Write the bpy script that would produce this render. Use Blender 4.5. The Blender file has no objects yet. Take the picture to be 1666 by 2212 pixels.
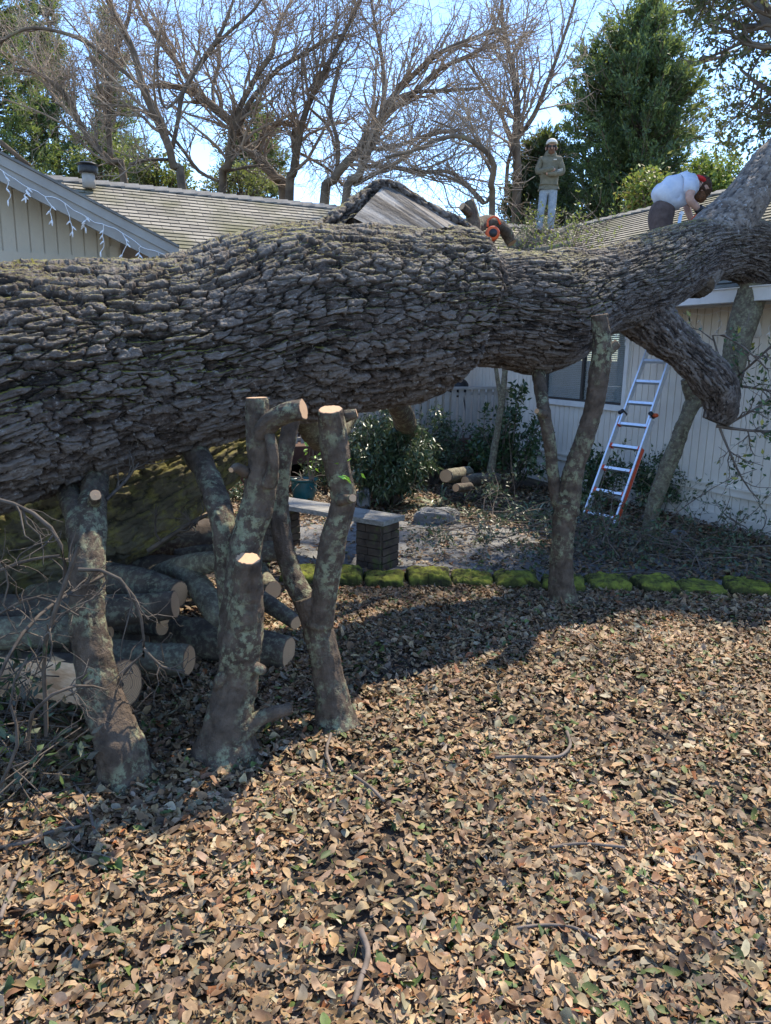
import bpy, math, random
import numpy as np
from mathutils import Matrix, Vector
sc = bpy.context.scene
COL = sc.collection
rng = np.random.default_rng(7)
random.seed(7)
# ------------------------------------------------------------------ camera
PITCH, ROLL, CAMZ, FPX = 12.0, 1.0, 1.70, 1593.0        # FPX: focal length in pixels of a 1666 x 2212 view
cam_d = bpy.data.cameras.new('camera'); cam = bpy.data.objects.new('camera', cam_d); COL.objects.link(cam)
cam_d.sensor_fit = 'VERTICAL'; cam_d.sensor_height = 36.0; cam_d.lens = 36.0 * FPX / 2212.0
cam_d.clip_start = 0.05; cam_d.clip_end = 2000
RM = Matrix.Rotation(math.radians(90 - PITCH), 4, 'X') @ Matrix.Rotation(math.radians(ROLL), 4, 'Z')
cam.matrix_world = Matrix.Translation((0, 0, CAMZ)) @ RM
sc.camera = cam
# ------------------------------------------------------------------ light
SUN_AZ, SUN_EL = 33.0, 54.0          # azimuth to the right of the view direction
w = bpy.data.worlds.new('World'); sc.world = w; w.use_nodes = True
nt = w.node_tree; nt.nodes.clear()
sky = nt.nodes.new('ShaderNodeTexSky'); sky.sky_type = 'NISHITA'; sky.sun_disc = False
sky.sun_elevation = math.radians(SUN_EL); sky.sun_rotation = math.radians(SUN_AZ)
sky.air_density = 1.0; sky.dust_density = 0.0; sky.ozone_density = 4.5; sky.altitude = 900
bg = nt.nodes.new('ShaderNodeBackground'); bg.inputs['Strength'].default_value = 0.15
wo = nt.nodes.new('ShaderNodeOutputWorld')
nt.links.new(sky.outputs[0], bg.inputs[0]); nt.links.new(bg.outputs[0], wo.inputs[0])
sd = bpy.data.lights.new('sun', 'SUN'); sd.energy = 3.1; sd.angle = math.radians(0.6); sd.color = (1.0, 0.90, 0.72)
sun = bpy.data.objects.new('sun', sd); COL.objects.link(sun)
a_, e_ = math.radians(SUN_AZ), math.radians(SUN_EL)
sun_dir = Vector((math.sin(a_) * math.cos(e_), math.cos(a_) * math.cos(e_), math.sin(e_)))
sun.rotation_euler = sun_dir.to_track_quat('Z', 'Y').to_euler()
sun.location = (8, 12, 15)
sc.view_settings.view_transform = 'Standard'; sc.view_settings.look = 'None'
sc.view_settings.exposure = 1.6; sc.view_settings.gamma = 1.0
# ------------------------------------------------------------------ placing helpers
RMn = np.array(RM.to_3x3()); CAM = np.array([0, 0, CAMZ])
def ray(x, y):
    d = RMn @ np.array([(x - 833) / FPX, -(y - 1106) / FPX, -1.0]); return d
def W(x, y, Y):                      # the world point seen at pixel x, y (1666-wide photo) at distance Y
    d = ray(x, y); return CAM + d * (Y / d[1])
def G(x, y, z=0.0):                  # the same on the plane at height z
    d = ray(x, y); return CAM + d * ((z - CAMZ) / d[2])
def MPP(p):                          # metres per photo pixel at world point p
    q = RMn.T @ (np.asarray(p) - CAM); return -q[2] / FPX
def A(*a): return np.array(a, float)
# ------------------------------------------------------------------ numpy noise
_tab = np.random.default_rng(3).random(65536).astype(np.float32)
def _h(i, j, k): return _tab[(i * 7349 + j * 19349 + k * 5113 + ((i * 31) ^ (j * 17) ^ (k * 13))) & 65535]
def vnoise(p):
    f = np.floor(p).astype(np.int64); t = p - f; t = t * t * (3 - 2 * t); r = 0
    for dx in (0, 1):
        for dy in (0, 1):
            for dz in (0, 1):
                wt = (t[..., 0] if dx else 1 - t[..., 0]) * (t[..., 1] if dy else 1 - t[..., 1]) * (t[..., 2] if dz else 1 - t[..., 2])
                r = r + wt * _h(f[..., 0] + dx, f[..., 1] + dy, f[..., 2] + dz)
    return r
def fbm(p, o=4, g=0.5):
    s = 0; a = 1; n = 0
    for i in range(o):
        s = s + a * vnoise(p * 2.03 ** i + 11.3 * i); n += a; a *= g
    return s / n
def worley(u, v, NV, seed=0):        # F1, F2, cell value; v wraps at NV
    fu = np.floor(u).astype(np.int64); fv = np.floor(v).astype(np.int64)
    F1 = np.full(u.shape, 9.0); F2 = np.full(u.shape, 9.0); C = np.zeros(u.shape)
    for a in (-1, 0, 1):
        for b in (-1, 0, 1):
            cu = fu + a; cv = fv + b; cw = np.mod(cv, NV)
            px = cu + _h(cu, cw, 0 * cu + seed); py = cv + _h(cu, cw, 0 * cu + seed + 57)
            d = np.maximum(np.abs(px - u), np.abs(py - v)) * 0.55 + 0.45 * np.hypot(px - u, py - v)
            nearer = d < F1
            F2 = np.where(nearer, F1, np.minimum(F2, d)); C = np.where(nearer, _h(cu, cw, 0 * cu + seed + 91), C)
            F1 = np.where(nearer, d, F1)
    return F1, F2, C
def sstep(a, b, x): t = np.clip((x - a) / (b - a), 0, 1); return t * t * (3 - 2 * t)
# ------------------------------------------------------------------ objects
WL = {}
def tag(o, label=None, cat=None, group=None, kind=None):
    if label: o['label'] = label
    if cat: o['category'] = cat
    if group: o['group'] = group
    if kind: o['kind'] = kind
    return o
def thing(name, label, cat, loc, group=None):
    o = bpy.data.objects.new(name, None); COL.objects.link(o); o.empty_display_size = 0.2
    o.location = loc; WL[o.name] = np.array(loc, float); return tag(o, label, cat, group)
def mk(name, V, Q=None, T=None, m=None, parent=None, smooth=True, attrs=None, cols=None, uv=None, loc=None, mods=None):
    V = np.asarray(V, float).reshape(-1, 3)
    if parent is not None: base = WL[parent.name]
    else:
        base = np.array(loc, float) if loc is not None else A((V[:, 0].min() + V[:, 0].max()) / 2, (V[:, 1].min() + V[:, 1].max()) / 2, V[:, 2].min())
    me = bpy.data.meshes.new(name)
    Q = np.zeros((0, 4), np.int32) if Q is None or len(Q) == 0 else np.asarray(Q, np.int32).reshape(-1, 4)
    T = np.zeros((0, 3), np.int32) if T is None or len(T) == 0 else np.asarray(T, np.int32).reshape(-1, 3)
    me.vertices.add(len(V)); me.vertices.foreach_set('co', (V - base).astype(np.float32).ravel())
    nl = Q.size + T.size; me.loops.add(nl)
    li = np.concatenate([Q.ravel(), T.ravel()]).astype(np.int32); me.loops.foreach_set('vertex_index', li)
    me.polygons.add(len(Q) + len(T))
    st = np.concatenate([np.arange(len(Q)) * 4, Q.size + np.arange(len(T)) * 3]).astype(np.int32)
    me.polygons.foreach_set('loop_start', st)
    me.polygons.foreach_set('use_smooth', np.full(len(Q) + len(T), smooth))
    me.update(calc_edges=True)
    if attrs:
        for k, v in attrs.items():
            at = me.attributes.new(k, 'FLOAT', 'POINT'); at.data.foreach_set('value', np.asarray(v, np.float32).ravel())
    if cols is not None:
        at = me.attributes.new('col', 'FLOAT_COLOR', 'POINT'); c = np.ones((len(V), 4), np.float32); c[:, :3] = cols
        at.data.foreach_set('color', c.ravel())
    if uv is not None:
        ul = me.uv_layers.new(name='UVMap'); ul.data.foreach_set('uv', np.asarray(uv, np.float32)[li].ravel())
    if m is not None: me.materials.append(m)
    o = bpy.data.objects.new(name, me); COL.objects.link(o)
    if parent is not None: o.parent = parent; WL[o.name] = base
    else: o.location = base; WL[o.name] = base
    return o
def cat_geo(parts):                  # parts: list of (V, Q, T)
    Vs, Qs, Ts, n = [], [], [], 0
    for V, Q, T in parts:
        V = np.asarray(V, float).reshape(-1, 3); Vs.append(V)
        if Q is not None and len(Q): Qs.append(np.asarray(Q).reshape(-1, 4) + n)
        if T is not None and len(T): Ts.append(np.asarray(T).reshape(-1, 3) + n)
        n += len(V)
    return np.concatenate(Vs), (np.concatenate(Qs) if Qs else None), (np.concatenate(Ts) if Ts else None)
BQ = np.array([[0, 3, 2, 1], [4, 5, 6, 7], [0, 1, 5, 4], [1, 2, 6, 5], [2, 3, 7, 6], [3, 0, 4, 7]])
def box8(c):                         # eight corners: bottom ring then top ring
    return np.array(c, float), BQ, None
def obox(o, ex, ey, ez):             # a box from a corner and three edge vectors
    o, ex, ey, ez = (np.asarray(k, float) for k in (o, ex, ey, ez))
    return box8([o, o + ex, o + ex + ey, o + ey, o + ez, o + ex + ez, o + ex + ey + ez, o + ey + ez])
def bar(p, q, wd, ht, up=(0, 0, 1)):
    p, q = np.asarray(p, float), np.asarray(q, float); d = q - p; n = d / np.linalg.norm(d)
    s = np.cross(n, up); s /= np.linalg.norm(s); t = np.cross(s, n)
    return obox(p - s * wd / 2 - t * ht / 2, d, s * wd, t * ht)
def resample(P, R, step):
    P = np.asarray(P, float); R = np.asarray(R, float); X = np.column_stack([P, R])
    X = np.vstack([2 * X[0] - X[1], X, 2 * X[-1] - X[-2]]); out = []
    for i in range(1, len(X) - 2):
        n = max(2, int(np.linalg.norm(X[i + 1, :3] - X[i, :3]) / step)); t = np.linspace(0, 1, n, endpoint=False)[:, None]
        a, b, c, d = X[i - 1], X[i], X[i + 1], X[i + 2]
        out.append(.5 * ((2 * b) + (-a + c) * t + (2 * a - 5 * b + 4 * c - d) * t ** 2 + (-a + 3 * b - 3 * c + d) * t ** 3))
    out.append(X[-2][None]); o = np.vstack(out); return o[:, :3], np.maximum(o[:, 3], 1e-4)
def frames(P):
    T = np.gradient(P, axis=0); T /= np.linalg.norm(T, axis=1)[:, None]
    N = np.zeros_like(P); r = A(0, 0, 1) if abs(T[0, 2]) < .8 else A(0, 1, 0)
    n = np.cross(T[0], r); n /= np.linalg.norm(n)
    for i in range(len(P)):
        n = n - T[i] * n.dot(T[i]); n /= np.linalg.norm(n); N[i] = n
    return T, N, np.cross(T, N)
def grid_q(nr, S):
    i = np.arange(nr - 1)[:, None] * S; j = np.arange(S)[None]; k = (j + 1) % S
    return np.stack([i + j, i + k, i + S + k, i + S + j], -1).reshape(-1, 4)
def tube(P, R, S=16, step=.03, lump=.08, lumpf=8, seed=0, flare=0, bark=None, closed=True, rmod=None, front=0):
    """a limb: rings along a smoothed path; bark=(amp, cell length, cell width)"""
    P, R = resample(P, R, step); T, N, B = frames(P); n = len(P)
    s = np.concatenate([[0], np.cumsum(np.linalg.norm(np.diff(P, axis=0), axis=1))])
    if flare: R = R * (1 + flare * np.exp(-s / (R[0] * 1.2)))
    th = np.linspace(0, 2 * np.pi, S, endpoint=False); th = th - front * np.sin(th)
    D = N[:, None] * np.cos(th)[None, :, None] + B[:, None] * np.sin(th)[None, :, None]
    base = P[:, None] + D * R[:, None, None]
    rr = R[:, None] * (1 + lump * 2 * (fbm(base * lumpf + seed * 3.7, 3) - .5))
    if rmod: rr = rr * rmod(P, D)
    h = np.zeros((n, S)) + .5
    if bark:
        amp, cl, cw = bark; NV = max(4, int(2 * np.pi * np.median(R) / cw))
        u = (s / cl)[:, None] + 0 * th[None]; v = (th / (2 * np.pi) * NV)[None] + 0 * u
        Rm = np.median(R); cyl = np.stack([np.cos(th)[None] * Rm + 0 * u, np.sin(th)[None] * Rm + 0 * u, (s / (cl / cw))[:, None] + 0 * th[None]], -1)
        wn = fbm(cyl * (.45 / cw) + seed, 4, .6) - .5; wn2 = fbm(cyl * (.55 / cw) + seed + 40, 4, .6) - .5
        hw_ = fbm(cyl * A(1, 1, 2) * (2.2 / cw) + 17, 3) - .5; hv_ = fbm(cyl * A(1, 1, 2) * (2.2 / cw) + 71, 3) - .5
        F1, F2, C = worley(u + wn * 1.5 + hw_ * .5, v + wn2 * 1.6 + hv_ * .55, NV, seed)
        G1, G2, C2 = worley(u * 1.9 + wn * 2 + hw_ + 7, v * 2 + wn2 * 2.4 + hv_, NV * 2, seed + 5)
        wv = (fbm(cyl * A(1, 1, .5) * (.30 / cw) + 31, 3) - .5)[..., None] * cw * 2.2
        r1 = np.abs(2 * fbm((cyl * A(1, 1, .5) + wv) * (.60 / cw) + 3.1, 3, .45) - 1)
        hf = fbm(cyl * A(1, 1, 1.8) * (3.4 / cw), 4, .7) - .5; fl = np.floor(fbm(cyl * (1.3 / cw) + 4, 3) * 9) / 9
        h = sstep(.0, .17, F2 - F1) * (.22 + .42 * C) + .30 * sstep(.0, .16, r1) + .10 * sstep(0, .2, G2 - G1) * (.3 + .7 * C2) + (fl - .5) * .30 + hf * .34
        a = amp(s)[:, None] if callable(amp) else amp
        rr = rr + a * (h - .45)
    V = P[:, None] + D * rr[..., None]
    Q = grid_q(n, S); V = V.reshape(-1, 3); Tt = None; hh = h.ravel()
    if closed:
        e = len(V); V = np.vstack([V, P[0], P[-1]]); hh = np.append(hh, [.4, .4])
        j = np.arange(S); k = (j + 1) % S; o = (n - 1) * S
        Tt = np.vstack([np.stack([k, j, 0 * j + e], -1), np.stack([o + j, o + k, 0 * j + e + 1], -1)])
    return dict(V=V, Q=Q, T=Tt, h=hh, S=S, n=n, P=P, N=N, B=B, Tn=T, R=R)
def cut_face(t, end=True, m=None, parent=None, name='cut_face', dome=0.0, tilt=None, label=None):
    S, n = t['S'], t['n']; ring = t['V'][(n - 1) * S:n * S] if end else t['V'][:S]; c = ring.mean(0)
    ax = t['Tn'][-1] if end else -t['Tn'][0]
    fr = [0, .25, .5, .75, .93, 1.0]; V, r = [], []
    for f in fr[1:]:
        V.append(c + (ring - c) * f * (1.0 if f < 1 else 1.004) + ax * (.003 if f < .95 else .001)); r.append(np.full(S, f))
    V = np.vstack(V + [(c + ax * .004)[None]]); r = np.concatenate(r + [[0]])
    Q = grid_q(len(fr) - 1, S); j = np.arange(S); k = (j + 1) % S
    if not end: Q = Q[:, ::-1]
    T = np.stack([j, k, 0 * j + len(V) - 1], -1)
    if end: T = T[:, ::-1]; 
    o = mk(name, V, Q, T, m, parent, smooth=False, attrs={'rr': r})
    if label: o['label'] = label
    return o
def batch_tubes(P, R, S=3):          # P (N,K,3), R (N,K)
    N_, K, _ = P.shape
    T = np.gradient(P, axis=1); T /= np.linalg.norm(T, axis=2)[..., None] + 1e-9
    ref = np.where(np.abs(T[:, :1, 2:3]) < .7, A(0, 0, 1), A(0, 1, 0))
    n = np.cross(T, np.broadcast_to(ref, T.shape)); n /= np.linalg.norm(n, axis=2)[..., None] + 1e-9; b = np.cross(T, n)
    th = np.linspace(0, 2 * np.pi, S, endpoint=False)
    V = P[:, :, None] + (n[:, :, None] * np.cos(th)[:, None] + b[:, :, None] * np.sin(th)[:, None]) * R[:, :, None, None]
    q = grid_q(K, S)[None] + (np.arange(N_) * K * S)[:, None, None]
    return V.reshape(-1, 3), q.reshape(-1, 4), None
def unit(v): return v / (np.linalg.norm(v, axis=-1, keepdims=True) + 1e-9)
def sample_poly(P, t):               # P (N,K,3) at t (N,) in 0..1
    K = P.shape[1]; f = np.clip(t, 0, .999) * (K - 1); i = f.astype(int); f = (f - i)[:, None]; r = np.arange(len(P))
    return P[r, i] * (1 - f) + P[r, i + 1] * f, unit(P[r, i + 1] - P[r, i])
def grow(P, R, n, lo, hi, ang=(.5, 1.1), K=5, rs=.55, up=.15, wig=.25, t0=.15, L=None, rmin=.004, g=None):
    g = g or rng; ln = np.linalg.norm(np.diff(P, axis=1), axis=2).sum(1); pr = ln / ln.sum()
    idx = g.choice(len(P), n, p=pr); t = g.uniform(t0, 1, n); p, d = sample_poly(P[idx], t)
    r0 = R[idx, 0] * (1 - t) + R[idx, -1] * t
    rv = unit(g.normal(size=(n, 3))); side = unit(rv - d * (rv * d).sum(1)[:, None]); a = g.uniform(*ang, n)[:, None]
    dd = unit(d * np.cos(a) + side * np.sin(a)); length = g.uniform(lo, hi, n) * (1.15 - .5 * t)
    Q = [p]
    for k in range(K - 1):
        dd = unit(dd + g.normal(size=(n, 3)) * wig + A(0, 0, up)); Q.append(Q[-1] + dd * (length / (K - 1))[:, None])
    Q = np.stack(Q, 1); r = np.maximum(r0 * rs, rmin)[:, None] * np.linspace(1, .35, K)[None]
    return Q, np.maximum(r, rmin * .6)
def leaf_quads(C, D, Nn, ln, wd, cup=.15):
    """folded leaf blades: C centres, D axis, Nn normal; six vertices, four faces"""
    n = len(C); S = np.cross(D, Nn); ln = np.broadcast_to(ln, n)[:, None]; wd = np.broadcast_to(wd, n)[:, None]
    a = C - D * ln / 2; b = C + D * ln / 2; mid = C - Nn * wd * cup
    l1 = C - D * ln * .12 + S * wd / 2; r1 = C - D * ln * .12 - S * wd / 2
    V = np.stack([a, l1, b, r1, mid], 1).reshape(-1, 3); o = np.arange(n)[:, None] * 5
    T = np.stack([o + [0, 1, 4], o + [1, 2, 4], o + [2, 3, 4], o + [3, 0, 4]], 1).reshape(-1, 3)
    return V, None, T
def rand_axes(n, g, flat=0.0):
    Nn = unit(g.normal(size=(n, 3)) * A(1, 1, 1) + A(0, 0, flat)); r = unit(g.normal(size=(n, 3)))
    D = unit(r - Nn * (r * Nn).sum(1)[:, None]); return D, Nn
# ------------------------------------------------------------------ materials
def M(name, c1, c2, scale=6, rough=.85, bump=.3, bscale=None, c3=None, t3=(.6, .7), s3=3, detail=8, dist=.01, moss=None, hattr=None,
      colattr=False, trans=0, spec=.3, stretch=None, metal=0, tcol=None, b2=None, mask=0, ridge_highlight=None):
    m = bpy.data.materials.new(name); m.use_nodes = True; t = m.node_tree; N = t.nodes; L = t.links; N.clear()
    out = N.new('ShaderNodeOutputMaterial'); p = N.new('ShaderNodeBsdfPrincipled')
    p.inputs['Roughness'].default_value = rough; p.inputs['Specular IOR Level'].default_value = spec; p.inputs['Metallic'].default_value = metal
    tc = N.new('ShaderNodeTexCoord'); vec = tc.outputs['Object']
    if stretch:
        mp = N.new('ShaderNodeMapping'); mp.inputs['Scale'].default_value = stretch; L.new(vec, mp.inputs[0]); vec = mp.outputs[0]
    def noise(s, d=detail, ro=.6):
        n = N.new('ShaderNodeTexNoise'); n.inputs['Scale'].default_value = s; n.inputs['Detail'].default_value = d; n.inputs['Roughness'].default_value = ro
        L.new(vec, n.inputs['Vector']); return n.outputs['Fac']
    def mix(f, a, b, mode='MIX'):
        x = N.new('ShaderNodeMix'); x.data_type = 'RGBA'; x.blend_type = mode
        if isinstance(f, float): x.inputs[0].default_value = f
        else: L.new(f, x.inputs[0])
        for i, v in ((6, a), (7, b)):
            if isinstance(v, tuple): x.inputs[i].default_value = (*v, 1)
            else: L.new(v, x.inputs[i])
        return x.outputs[2]
    def rng_(f, a, b):
        r = N.new('ShaderNodeMapRange'); r.inputs[1].default_value = a; r.inputs[2].default_value = b; L.new(f, r.inputs[0]); return r.outputs[0]
    def mth(op, a, b):
        x = N.new('ShaderNodeMath'); x.operation = op
        for i, v in ((0, a), (1, b)):
            if isinstance(v, (int, float)): x.inputs[i].default_value = v
            else: L.new(v, x.inputs[i])
        return x.outputs[0]
    n1 = noise(scale); col = mix(rng_(n1, .35, .65), c1, c2)
    if colattr:
        ca = N.new('ShaderNodeAttribute'); ca.attribute_name = 'col'
        col = mix(rng_(n1, .3, .7), mix(.35, ca.outputs['Color'], c1, 'MULTIPLY'), ca.outputs['Color'])
    hout = None
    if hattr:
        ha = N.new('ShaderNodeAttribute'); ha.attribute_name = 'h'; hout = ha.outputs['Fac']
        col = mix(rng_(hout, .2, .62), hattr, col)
        if ridge_highlight: col = mix(mth('MULTIPLY', rng_(hout, .62, .9), .50), col, ridge_highlight)  # highest bark ridges painted paler, as highlights put into the colour
    if c3: col = mix(mth('MULTIPLY', rng_(noise(s3, 10, .7), *t3), rng_(noise(mask, 4, .5), .44, .56)) if mask else rng_(noise(s3, 10, .7), *t3), col, c3)
    if moss:                         # (colour, normal z from, to, noise scale)
        gm = N.new('ShaderNodeNewGeometry'); sx = N.new('ShaderNodeSeparateXYZ'); L.new(gm.outputs['Normal'], sx.inputs[0])
        f = mth('MULTIPLY', rng_(sx.outputs['Z'], moss[1], moss[2]), rng_(noise(moss[3], 8, .7), .38, .58)); col = mix(f, col, moss[0])
    L.new(col, p.inputs['Base Color'])
    if bump:
        bp = N.new('ShaderNodeBump'); bp.inputs['Strength'].default_value = bump; bp.inputs['Distance'].default_value = dist
        hgt = noise(bscale or scale * 3, 10, .7)
        if b2: hgt = mth('ADD', hgt, mth('MULTIPLY', noise(b2, 6, .6), .7))
        L.new(hgt, bp.inputs['Height']); L.new(bp.outputs[0], p.inputs['Normal'])
    sh = p.outputs[0]
    if trans:
        tr = N.new('ShaderNodeBsdfTranslucent'); ms = N.new('ShaderNodeMixShader'); ms.inputs[0].default_value = trans
        L.new(mix(.5, col, tcol) if tcol else col, tr.inputs[0]); L.new(sh, ms.inputs[1]); L.new(tr.outputs[0], ms.inputs[2]); sh = ms.outputs[0]
    L.new(sh, out.inputs[0]); return m
m_bark = M('oak_bark', (.052, .036, .028), (.175, .132, .108), 30, .75, 1.0, 90, (.40, .38, .36), (.58, .68), 30, dist=.016, hattr=(.012, .008, .006), b2=200, ridge_highlight=(.31, .27, .24), moss=((.25, .23, .04), .70, .95, 1.6), spec=.35)
m_barkf = M('fine_oak_bark', (.10, .076, .06), (.23, .195, .165), 14, .8, .9, 90, (.36, .36, .36), (.56, .68), 30, dist=.006, hattr=(.035, .028, .024), spec=.35)
m_mossb = M('mossy_bark', (.06, .05, .035), (.13, .11, .07), 7, .95, .9, 50, (.17, .15, .05), (.47, .60), 9, dist=.01, hattr=(.035, .03, .02), moss=((.19, .17, .05), .3, 1.0, 6))
m_stump = M('lichen_bark', (.055, .038, .027), (.135, .098, .072), 16, .85, 1.0, 55, (.24, .24, .15), (.48, .57), 27, dist=.010, b2=160, mask=5)
m_stumpc = M('grey_lichen_bark', (.085, .068, .05), (.165, .14, .105), 12, .9, .9, 50, (.23, .225, .15), (.48, .60), 34, dist=.006, b2=150)
m_log = M('log_bark', (.05, .038, .030), (.12, .09, .07), 8, .85, .7, 50, (.17, .165, .11), (.49, .60), 32, dist=.008, mask=4)
m_twig = M('twig_bark', (.085, .066, .052), (.19, .15, .125), 12, .8, .2, 40)
m_twigd = M('dark_twig', (.045, .035, .028), (.12, .095, .075), 12, .8, .2, 40)
m_limb = M('bare_tree_bark', (.085, .064, .048), (.19, .145, .105), 3, .9, .5, 18, (.25, .23, .13), (.6, .72), 2)
m_twigf = M('bare_twigs', (.20, .145, .105), (.40, .31, .23), 1.5, .8, 0)
m_foliage = M('foliage', (.5, .5, .5), (1, 1, 1), 9, .55, 0, colattr=True, trans=.32, spec=.45, tcol=(.35, .42, .06))
m_shrub = M('shrub_leaf', (.5, .5, .5), (1, 1, 1), 30, .38, 0, colattr=True, trans=.2, spec=.5)
m_leaf = M('dead_leaf', (.40, .40, .42), (1, 1, 1), 38, .6, .35, 90, colattr=True, trans=.16, spec=.35, dist=.003)
m_soil = M('soil', (.035, .026, .02), (.085, .065, .048), 14, .95, .8, 60, dist=.02)
m_path = M('gravel_path', (.13, .125, .12), (.24, .235, .23), 60, .9, .8, 160, (.10, .08, .06), (.55, .68), 3, dist=.012)
m_moss = M('moss', (.045, .038, .022), (.09, .10, .03), 18, .95, 1.0, 140, (.07, .06, .03), (.58, .68), 9, moss=((.33, .35, .05), .15, .72, 9), dist=.02, b2=400)
m_stone = M('rock', (.12, .12, .12), (.26, .255, .25), 6, .9, .6, 30)
m_brick = M('dark_brick', (.05, .036, .03), (.105, .08, .062), 9, .95, .7, 60, (.10, .12, .04), (.56, .66), 8)
m_board = M('weathered_board', (.18, .17, .155), (.32, .31, .285), 4, .8, .4, 20, stretch=(2, 14, 14))
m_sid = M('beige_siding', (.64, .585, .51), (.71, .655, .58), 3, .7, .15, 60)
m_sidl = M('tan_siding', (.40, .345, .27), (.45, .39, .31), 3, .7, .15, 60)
m_trim = M('grey_trim', (.27, .25, .23), (.33, .31, .285), 5, .6, .1, 40)
m_white = M('white_paint', (.66, .65, .63), (.76, .75, .73), 5, .5, .08, 40)
m_deckw = M('deck_wood', (.055, .028, .02), (.11, .055, .038), 8, .7, .4, 30)
m_teal = M('teal_glaze', (.012, .075, .09), (.02, .13, .15), 6, .22, .1, 20, spec=.6)
m_alu = M('aluminium', (.62, .65, .70), (.74, .77, .82), 30, .35, .1, 80, metal=.75)
m_orange = M('orange_plastic', (.50, .07, .02), (.62, .11, .03), 20, .4, 0)
m_red = M('red_orange_label', (.60, .07, .03), (.72, .12, .05), 20, .5, 0)
m_black = M('black_plastic', (.012, .012, .014), (.03, .03, .033), 20, .45, 0)
m_pvc = M('white_wire', (.70, .70, .72), (.8, .8, .82), 30, .4, 0)
m_skin = M('skin', (.42, .24, .18), (.52, .32, .25), 30, .55, 0)
m_hoodie = M('olive_fleece', (.13, .12, .085), (.19, .175, .13), 14, .95, .5, 30, dist=.02)
m_jeans = M('faded_denim', (.20, .24, .29), (.31, .36, .42), 12, .9, .5, 30, dist=.02)
m_tee = M('pale_tshirt', (.50, .55, .66), (.62, .66, .75), 10, .9, .5, 20, dist=.02)
m_shorts = M('brown_work_cloth', (.075, .05, .043), (.12, .085, .075), 14, .95, .5, 30, dist=.02)
m_hair = M('brown_hair', (.035, .016, .009), (.10, .045, .02), 60, .6, .8, 120, dist=.01)
m_beard = M('auburn_beard', (.06, .025, .012), (.20, .085, .035), 60, .6, .8, 120, dist=.01)
m_capw = M('cream_cap', (.55, .53, .48), (.68, .66, .61), 20, .8, .2, 60)
m_redc = M('red_cloth', (.45, .02, .02), (.6, .03, .03), 20, .7, .2, 60)
def wood_mat():
    m = bpy.data.materials.new('cut_wood'); m.use_nodes = True; t = m.node_tree; N = t.nodes; L = t.links
    p = N['Principled BSDF']; p.inputs['Roughness'].default_value = .75
    a = N.new('ShaderNodeAttribute'); a.attribute_name = 'rr'; tc = N.new('ShaderNodeTexCoord'); n = N.new('ShaderNodeTexNoise'); n.inputs['Scale'].default_value = 14
    n.inputs['Detail'].default_value = 8; L.new(tc.outputs['Object'], n.inputs['Vector'])
    x = N.new('ShaderNodeMath'); x.operation = 'MULTIPLY_ADD'; x.inputs[1].default_value = 70; L.new(a.outputs['Fac'], x.inputs[0])
    y = N.new('ShaderNodeMath'); y.operation = 'MULTIPLY'; y.inputs[1].default_value = 22; L.new(n.outputs[0], y.inputs[0]); L.new(y.outputs[0], x.inputs[2])
    s = N.new('ShaderNodeMath'); s.operation = 'SINE'; L.new(x.outputs[0], s.inputs[0])
    r = N.new('ShaderNodeMapRange'); r.inputs[1].default_value = -1; L.new(s.outputs[0], r.inputs[0])
    c = N.new('ShaderNodeMix'); c.data_type = 'RGBA'; L.new(r.outputs[0], c.inputs[0]); c.inputs[6].default_value = (.38, .215, .115, 1); c.inputs[7].default_value = (.57, .36, .205, 1)
    rp = N.new('ShaderNodeMapRange'); rp.inputs[1].default_value = .9; rp.inputs[2].default_value = .97; L.new(a.outputs['Fac'], rp.inputs[0])
    c2 = N.new('ShaderNodeMix'); c2.data_type = 'RGBA'; L.new(rp.outputs[0], c2.inputs[0]); L.new(c.outputs[2], c2.inputs[6]); c2.inputs[7].default_value = (.12, .07, .045, 1)
    L.new(c2.outputs[2], p.inputs['Base Color'])
    b = N.new('ShaderNodeBump'); b.inputs['Strength'].default_value = .4; b.inputs['Distance'].default_value = .004; L.new(n.outputs[0], b.inputs['Height']); L.new(b.outputs[0], p.inputs['Normal'])
    return m
m_cut = wood_mat()
m_splitw = M('split_wood', (.62, .33, .17), (.95, .64, .40), 3, .75, .9, 8, stretch=(.8, 5, 12), dist=.012)
m_greyw = M('weathered_heartwood', (.15, .125, .105), (.36, .335, .31), 5, .85, .8, 26, dist=.012, hattr=(.06, .048, .04))
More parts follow.
